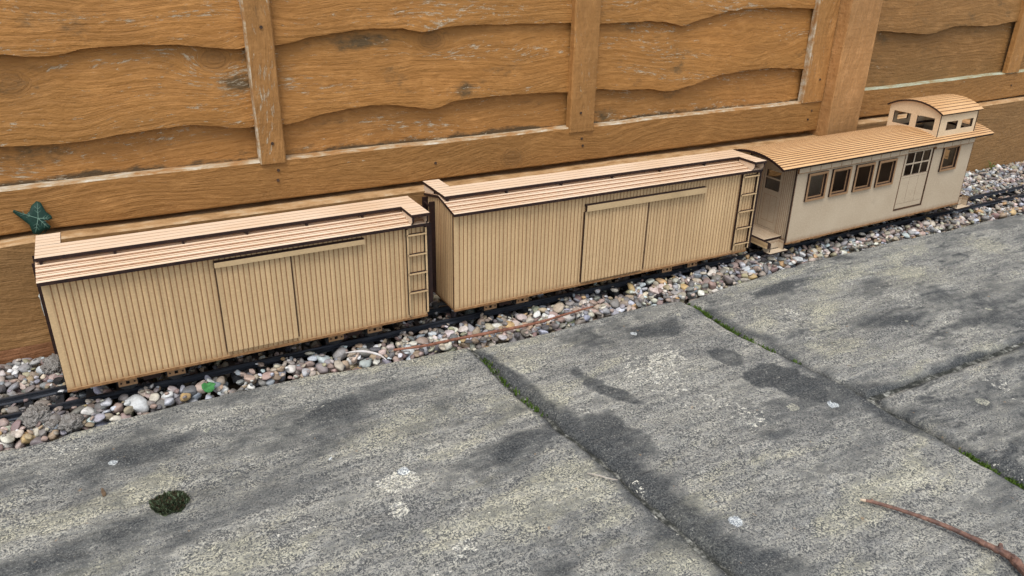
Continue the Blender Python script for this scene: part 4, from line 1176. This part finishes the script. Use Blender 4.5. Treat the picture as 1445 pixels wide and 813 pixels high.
        mb = MB(); bx(mb, (-.0435, .001, -.0050), (-.0378, W - .001, .0058), 'x', 0, 1); mb.build('buffer_beam', [M_MDF, M_BURN], root, off)
        mb = MB(); bx(mb, (-.060, yc - .003, -.010), (-.030, yc + .003, -.0052), None); mb.cyl((fx(-.058), yc, -.0076), 2, .0055, .005, 12); mb.build('coupler', [M_WHEEL], root, off)
        for s_ in (0, 1):
            fy = (lambda y: y) if s_ == 0 else (lambda y: W - y)
            def by(mb, a, b, n, mf=0, me=1):
                xa2, xb2 = sorted((fx(a[0]), fx(b[0]))); ya2, yb2 = sorted((fy(a[1]), fy(b[1])))
                mb.box((xa2, ya2, a[2]), (xb2, yb2, b[2]), n, mf, me)
            mb = MB()
            by(mb, (-.0376, .001, -.0128), (-.0350, .0160, .0040), 'x', 0, 1)
            by(mb, (-.0030, .001, -.0128), (-.0004, .0160, .0040), 'x', 0, 1)
            by(mb, (-.0348, .0130, -.0126), (-.0032, .0155, .0040), 'y', 0, 1)
            st_ = mb.build('step', [M_MDF_PALE, M_BURN], root, off)
            mb = MB(); by(mb, (-.0405, -.0045, -.0155), (.0045, .0112, -.0130), 'z', 0, 1); mb.build('tread', [M_MDF_PALE, M_BURN], st_)
    for xc in (.085, .42): add_bogie(root, off, xc, W, zr - .002)
    # partition inside, seen dimly through the windows
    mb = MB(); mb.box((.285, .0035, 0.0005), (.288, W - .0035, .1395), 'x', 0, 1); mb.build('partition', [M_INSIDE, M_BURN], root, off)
    return root
M_CUPOLA = mat_mdf('cupola_ply', (.60, .44, .27), (.68, .52, .34))
M_GROOVE_ROOF2 = mat_burn('dark_roof_groove', (.10, .038, .014), (.19, .08, .028))
caboose()

# ------------------------------------------------------------------ small things
def twig(name, pts, rad, mats, label, cat, seg=10, knots=(), jit=.06):
    P = [Vector(p) for p in pts]
    # resample with a smooth spline
    out = []; rr = []
    n = len(P)
    for i in range(n - 1):
        p0, p1, p2, p3 = P[max(i - 1, 0)], P[i], P[i + 1], P[min(i + 2, n - 1)]
        for k in range(8):
            t = k / 8
            out.append(.5 * ((2 * p1) + (p2 - p0) * t + (2 * p0 - 5 * p1 + 4 * p2 - p3) * t * t + (3 * p1 - p0 - 3 * p2 + p3) * t ** 3))
            rr.append(rad[i] * (1 - t) + rad[i + 1] * t)
    out.append(P[-1]); rr.append(rad[-1])
    rr = [r * (1 + .12 * mnoise.noise((i * .37, 1.3, 0))) for i, r in enumerate(rr)]
    base = out[0].copy()
    mb = MB(); mb.tube([p - base for p in out], rr, seg, 0, jit)
    o = mb.build(name, mats, None, smooth=True, merge=False); o.location = base
    for (i, d, r0, l) in knots:
        q = out[i] - base; kb = MB(); dv = Vector(d).normalized()
        kb.tube([q, q + dv * l * .6, q + dv * l], [r0 * 1.2, r0, r0 * .55], 8, 0, .1); kb.build('bud', mats, o, smooth=True, merge=False)
    return tag(o, label, cat), out, base

t1, o1, b1 = twig('twig', [(0.3904, -0.0215, -0.0335), (0.4319, -0.0351, -0.0300), (0.4731, -0.0391, -0.0285), (0.5366, -0.0463, -0.0270), (0.6039, -0.0500, -0.0262), (0.6565, -0.0450, -0.0260), (0.7083, -0.0400, -0.0262)],
     [.0016, .0020, .0022, .0023, .0021, .0018, .0011], [M_BARK2], 'long thin reddish twig lying along the pebbles beside the longer boxcar', 'twig')
t2, o2, b2 = twig('twig', [(0.7128, -0.5347, -0.0345), (0.7196, -0.5431, -0.0340), (0.7332, -0.566, -0.0330), (0.7433, -0.5855, -0.0325), (0.7507, -0.6015, -0.0325), (0.757, -0.62, -0.0325), (0.7612, -0.6369, -0.032), (0.7648, -0.6515, -0.032), (0.7624, -0.6611, -0.032), (0.755, -0.6760, -0.032), (.742, -.70, -.032)],
     [.0015, .0019, .0020, .0022, .0024, .0026, .0029, .0038, .0045, .0036, .0034], [M_BARK], 'curved knobbly brown twig lying on the slab in the bottom right corner', 'twig', 12,
     knots=[(52, (.6, .5, .8), .0024, .0075), (6, (.2, .6, .7), .0014, .003), (62, (-.4, .2, .8), .0028, .006), (30, (.5, .3, .6), .0010, .0024)], jit=.07)
e = (o2[1] - o2[0]).normalized()
mb = MB(); mb.tube([-e * .0045, -e * .0002, e * .0004], [.0012, .0018, .0019], 8, 0, .15); mb.build('snapped_end', [M_PALEWOOD], t2, smooth=True, merge=False)
twig('straw', [(0.3273, -0.0064, -0.0300), (0.340, -0.0114, -0.0285), (0.3519, -0.0190, -0.0278), (0.3658, -0.0330, -0.0292), (0.3719, -0.0440, -0.0330)], [.0006, .0015, .0019, .0016, .0005], [M_STRAW], 'short bleached white straw across the pebbles at the slab edge', 'straw', 8)

# ivy leaf poking through the fence gap
def leaf_obj(name, outline, center, nrm, upv, size, mats, cup=.12, thick=.0006):
    n = Vector(nrm).normalized(); u = Vector(upv); u = (u - n * u.dot(n)).normalized(); r = u.cross(n)
    c0 = Vector(center)
    def P(p, k=0.0):
        x, y = p; d = x * x + y * y
        return (r * x + u * y) * size + n * ((cup * (abs(x) ** 1.5) - .10 * d) * size + k)
    mb = MB(); N = len(outline); hub = (0.0, 0.0)
    rings = [[(q[0] * s_, q[1] * s_) for q in outline] for s_ in (1, .66, .33)]
    for k, fl in ((thick, 0), (0.0, 1)):
        for a, b in zip(rings, rings[1:]):
            for i in range(N):
                l = (i + 1) % N; q = [P(a[i], k), P(a[l], k), P(b[l], k), P(b[i], k)]; mb.face(q if not fl else q[::-1])
        for i in range(N):
            l = (i + 1) % N; q = [P(rings[2][i], k), P(rings[2][l], k), P(hub, k)]; mb.face(q if not fl else q[::-1])
    for i in range(N):
        l = (i + 1) % N; mb.face([P(outline[i], 0), P(outline[l], 0), P(outline[l], thick), P(outline[i], thick)])
    o = mb.build(name, mats, None, smooth=True); o.location = c0
    return o, P
ivy_o = [(-.05, -.98), (-.42, -.95), (-.50, -.62), (-.55, -.35), (-.85, -.02), (-1.20, .35), (-1.36, .52), (-1.28, .66), (-1.02, .52), (-.82, .36), (-.62, .34), (-.44, .52), (-.30, .85), (.00, 1.12), (.22, 1.02), (.34, .70), (.44, .42), (.70, .16), (.76, -.04), (.52, -.14), (.26, -.10), (.40, -.28), (.60, -.52), (.50, -.74), (.22, -.72)]
ivc = (.0000, .1860, .1500)
iv, PV = leaf_obj('ivy_leaf', ivy_o, ivc, (-.05, -1, .30), (.05, 0, 1), .0200, [M_IVY], cup=.08)
tag(iv, 'dark green lobed ivy leaf with pale veins poking from the fence gap', 'ivy leaf')
for tip, sub in (((-.28, -.85), 1), ((-1.22, .55), 1), ((.05, 1.0), 1), ((.66, .0), 1), ((.46, -.60), 1)):
    mb = MB(); b0 = (-.02, .02)
    pts = [PV((b0[0] + (tip[0] - b0[0]) * k, b0[1] + (tip[1] - b0[1]) * k), .0009) for k in (0, .25, .5, .75, 1)]
    mb.tube(pts, [.00055, .0005, .0004, .0003, .00012], 6)
    for k in (.35, .6):
        q = Vector((b0[0] + (tip[0] - b0[0]) * k, b0[1] + (tip[1] - b0[1]) * k)); d = Vector((tip[0] - b0[0], tip[1] - b0[1])).normalized()
        for sg in (-1, 1):
            w_ = Vector((d.x * .7 - sg * d.y * .7, d.y * .7 + sg * d.x * .7)) * .26
            mb.tube([PV(tuple(q), .0008), PV(tuple(q + w_ * .5), .0009), PV(tuple(q + w_), .0008)], [.0003, .00022, .0001], 5)
    mb.build('vein', [M_VEIN], iv, smooth=True, merge=False)
mb = MB(); mb.tube([PV((-.2, -.9)), PV((-.1, -1.15), -.006), (0.004, .022, -.024)], [.0007, .0007, .0006], 6); mb.build('stalk', [M_VEIN], iv, smooth=True, merge=False)

rl = [(0, -1), (-.5, -.85), (-.9, -.4), (-1.0, .2), (-.62, .75), (-.2, .62), (.1, .95), (.6, .72), (1.0, .35), (.72, -.05), (.85, -.5), (.42, -.9)]
gl, _ = leaf_obj('fallen_leaf', rl, (.1500, -.0120, -.0315), (.1, -.45, 1), (.2, 1, .2), .0085, [M_LEAFG], cup=.35)
tag(gl, 'small bright green leaf lying on the pebbles below the left boxcar', 'leaf')

def clod(x, y, z, r, seed, label, squash=.8, cat='soil clod'):
    bm = bmesh.new(); bmesh.ops.create_icosphere(bm, subdivisions=5, radius=1)
    for v in bm.verts:
        p = v.co.copy(); k = 1 + .35 * mnoise.noise(p * 1.5 + Vector((seed, 0, 0))) + .22 * mnoise.noise(p * 4 + Vector((seed, 2, 0))) + .16 * mnoise.noise(p * 9 + Vector((seed, 5, 0))) + .08 * mnoise.noise(p * 20)
        v.co = Vector((p.x * k * r, p.y * k * r, p.z * k * r * squash))
    me = bpy.data.meshes.new('soil_clod'); bm.to_mesh(me); bm.free()
    for p in me.polygons: p.use_smooth = True
    me.materials.append(M_CLOD)
    o = bpy.data.objects.new('soil_clod', me); COL.objects.link(o); o.location = (x, y, z)
    tag(o, label, cat, 'crumbly soil clods in the pebbles')
clod(-.0366, .0085, -.0300, .0140, 1.3, 'crumbly grey soil clod lying against the near rail at the left edge')
clod(-.0025, -.0165, -.0350, .0115, 4.1, 'smaller grey soil clod at the slab edge below the left boxcar')
clod(-.0215, -.0090, -.0380, .0085, 6.3, 'smallest grey soil clod, wedged in pebbles between the two larger ones')
clod(-.0160, .1270, -.0290, .0150, 8.7, 'dark crumbly soil clod behind the track, near the foot of the fence')

# moss cushion on the front slab
mr = empty('moss_clump', (.081, -.2170, -.0375))
mb = MB(); K = 22
bm = bmesh.new(); bmesh.ops.create_icosphere(bm, subdivisions=4, radius=1)
def mshape(p):
    k = 1 + .35 * mnoise.noise(p * 1.9 + Vector((3, 1, 0))) + .22 * mnoise.noise(p * 5.5)
    return Vector((p.x * .0155 * k, p.y * .0115 * k, max(p.z, -.25) * .0095 * k))
for v in bm.verts: v.co = mshape(v.co.normalized())
me = bpy.data.meshes.new('cushion'); bm.to_mesh(me); bm.free(); me.materials.append(M_MOSS_DK)
o = bpy.data.objects.new('cushion', me); COL.objects.link(o); o.parent = mr; o.location = (0, 0, .0015)
mb = MB()
for _ in range(1500):
    v = Vector((rnd.gauss(0, 1), rnd.gauss(0, 1), abs(rnd.gauss(0, 1)) - .1)).normalized(); p = mshape(v) + Vector((0, 0, .0012))
    nn = Vector((v.x, v.y, v.z + .7)).normalized(); nn = (nn + Vector((0, 0, .9))).normalized(); h = rnd.uniform(.0015, .0048); tdir = nn.cross(Vector((rnd.gauss(0, 1), rnd.gauss(0, 1), rnd.gauss(0, 1)))).normalized() * rnd.uniform(.0007, .0014)
    tipv = p + nn * h + Vector((rnd.gauss(0, .0006), rnd.gauss(0, .0006), 0))
    mb.face([p - tdir, p + tdir, p + nn * h * .6 + tdir * .8, tipv, p + nn * h * .6 - tdir * .8], rnd.choice((0, 0, 0, 1, 2)))
lf = mb.build('shoots', [M_MOSS_DK, mat_moss('pale_moss_tip', (.09, .12, .065), (.20, .25, .15)), mat_moss('brown_moss', (.04, .026, .014), (.10, .07, .04))], mr, merge=False); lf['kind'] = 'stuff'
tag(mr, 'dark green moss cushion sitting alone on the front left slab', 'moss clump')

# little brown fleck on the slab, tiny weed by the fence, grey wisp on the gravel board
fl, _ = leaf_obj('leaf_scrap', [(-.3, -1), (.3, -.9), (.45, -.2), (.2, .9), (-.15, 1), (-.4, .1)], (.0241, -.1675, -.0355), (.3, -.8, .5), (0, .2, 1), .0048, [M_LITTER], cup=.3)
tag(fl, 'tiny brown leaf scrap standing on the front left slab above the moss', 'leaf scrap')
twig('twig', [(.482, -.3660, -.0355), (.490, -.3760, -.0345), (.497, -.3850, -.0345), (.5045, -.3900, -.0355)], [.0005, .0008, .0008, .0004], [M_WISP], 'short thin grey twig on the dark stained joint between two slabs', 'twig', 7)

wr = empty('weed', (2.085, .188, -.030))
for k in range(7):
    a = k * .9; mb = MB(); hgt = .010 + .006 * (k % 3)
    tip = Vector((math.cos(a) * .010, math.sin(a) * .007, hgt)); mb.tube([(0, 0, 0), tip * .5 + Vector((0, 0, .003)), tip], [.0006, .0005, .0004], 5)
    mb.build('stem', [M_MOSS], wr, merge=False)
    mb = MB(); s_ = Vector((-math.sin(a), math.cos(a), 0)) * .003; d = Vector((math.cos(a), math.sin(a), .2)).normalized() * .006
    mb.face([tip, tip + d * .5 + s_, tip + d, tip + d * .5 - s_]); mb.face([tip + Vector((0, 0, -.0002)), tip + d * .5 - s_, tip + d + Vector((0, 0, -.0003)), tip + d * .5 + s_])
    mb.build('leaf', [M_LEAFG], wr, merge=False)
tag(wr, 'tiny green weed at the foot of the gravel board beyond the caboose', 'weed')

wp = MB(); base = Vector((-.0150, .1715, .045))
for k in range(7):
    q = Vector((rnd.uniform(-.003, .003), rnd.uniform(-.003, 0), rnd.uniform(0, .018))); wp.tube([q, q + Vector((rnd.uniform(-.004, .002), -.002, -.010)), q + Vector((rnd.uniform(-.004, .001), -.003, -.022))], [.0012, .0014, .0005], 5, 0, .3)
o = wp.build('dry_root', [M_WISP], None, merge=False); o.location = base
tag(o, 'pale grey wisp of dry root hanging on the gravel board behind the left boxcar', 'dry root')
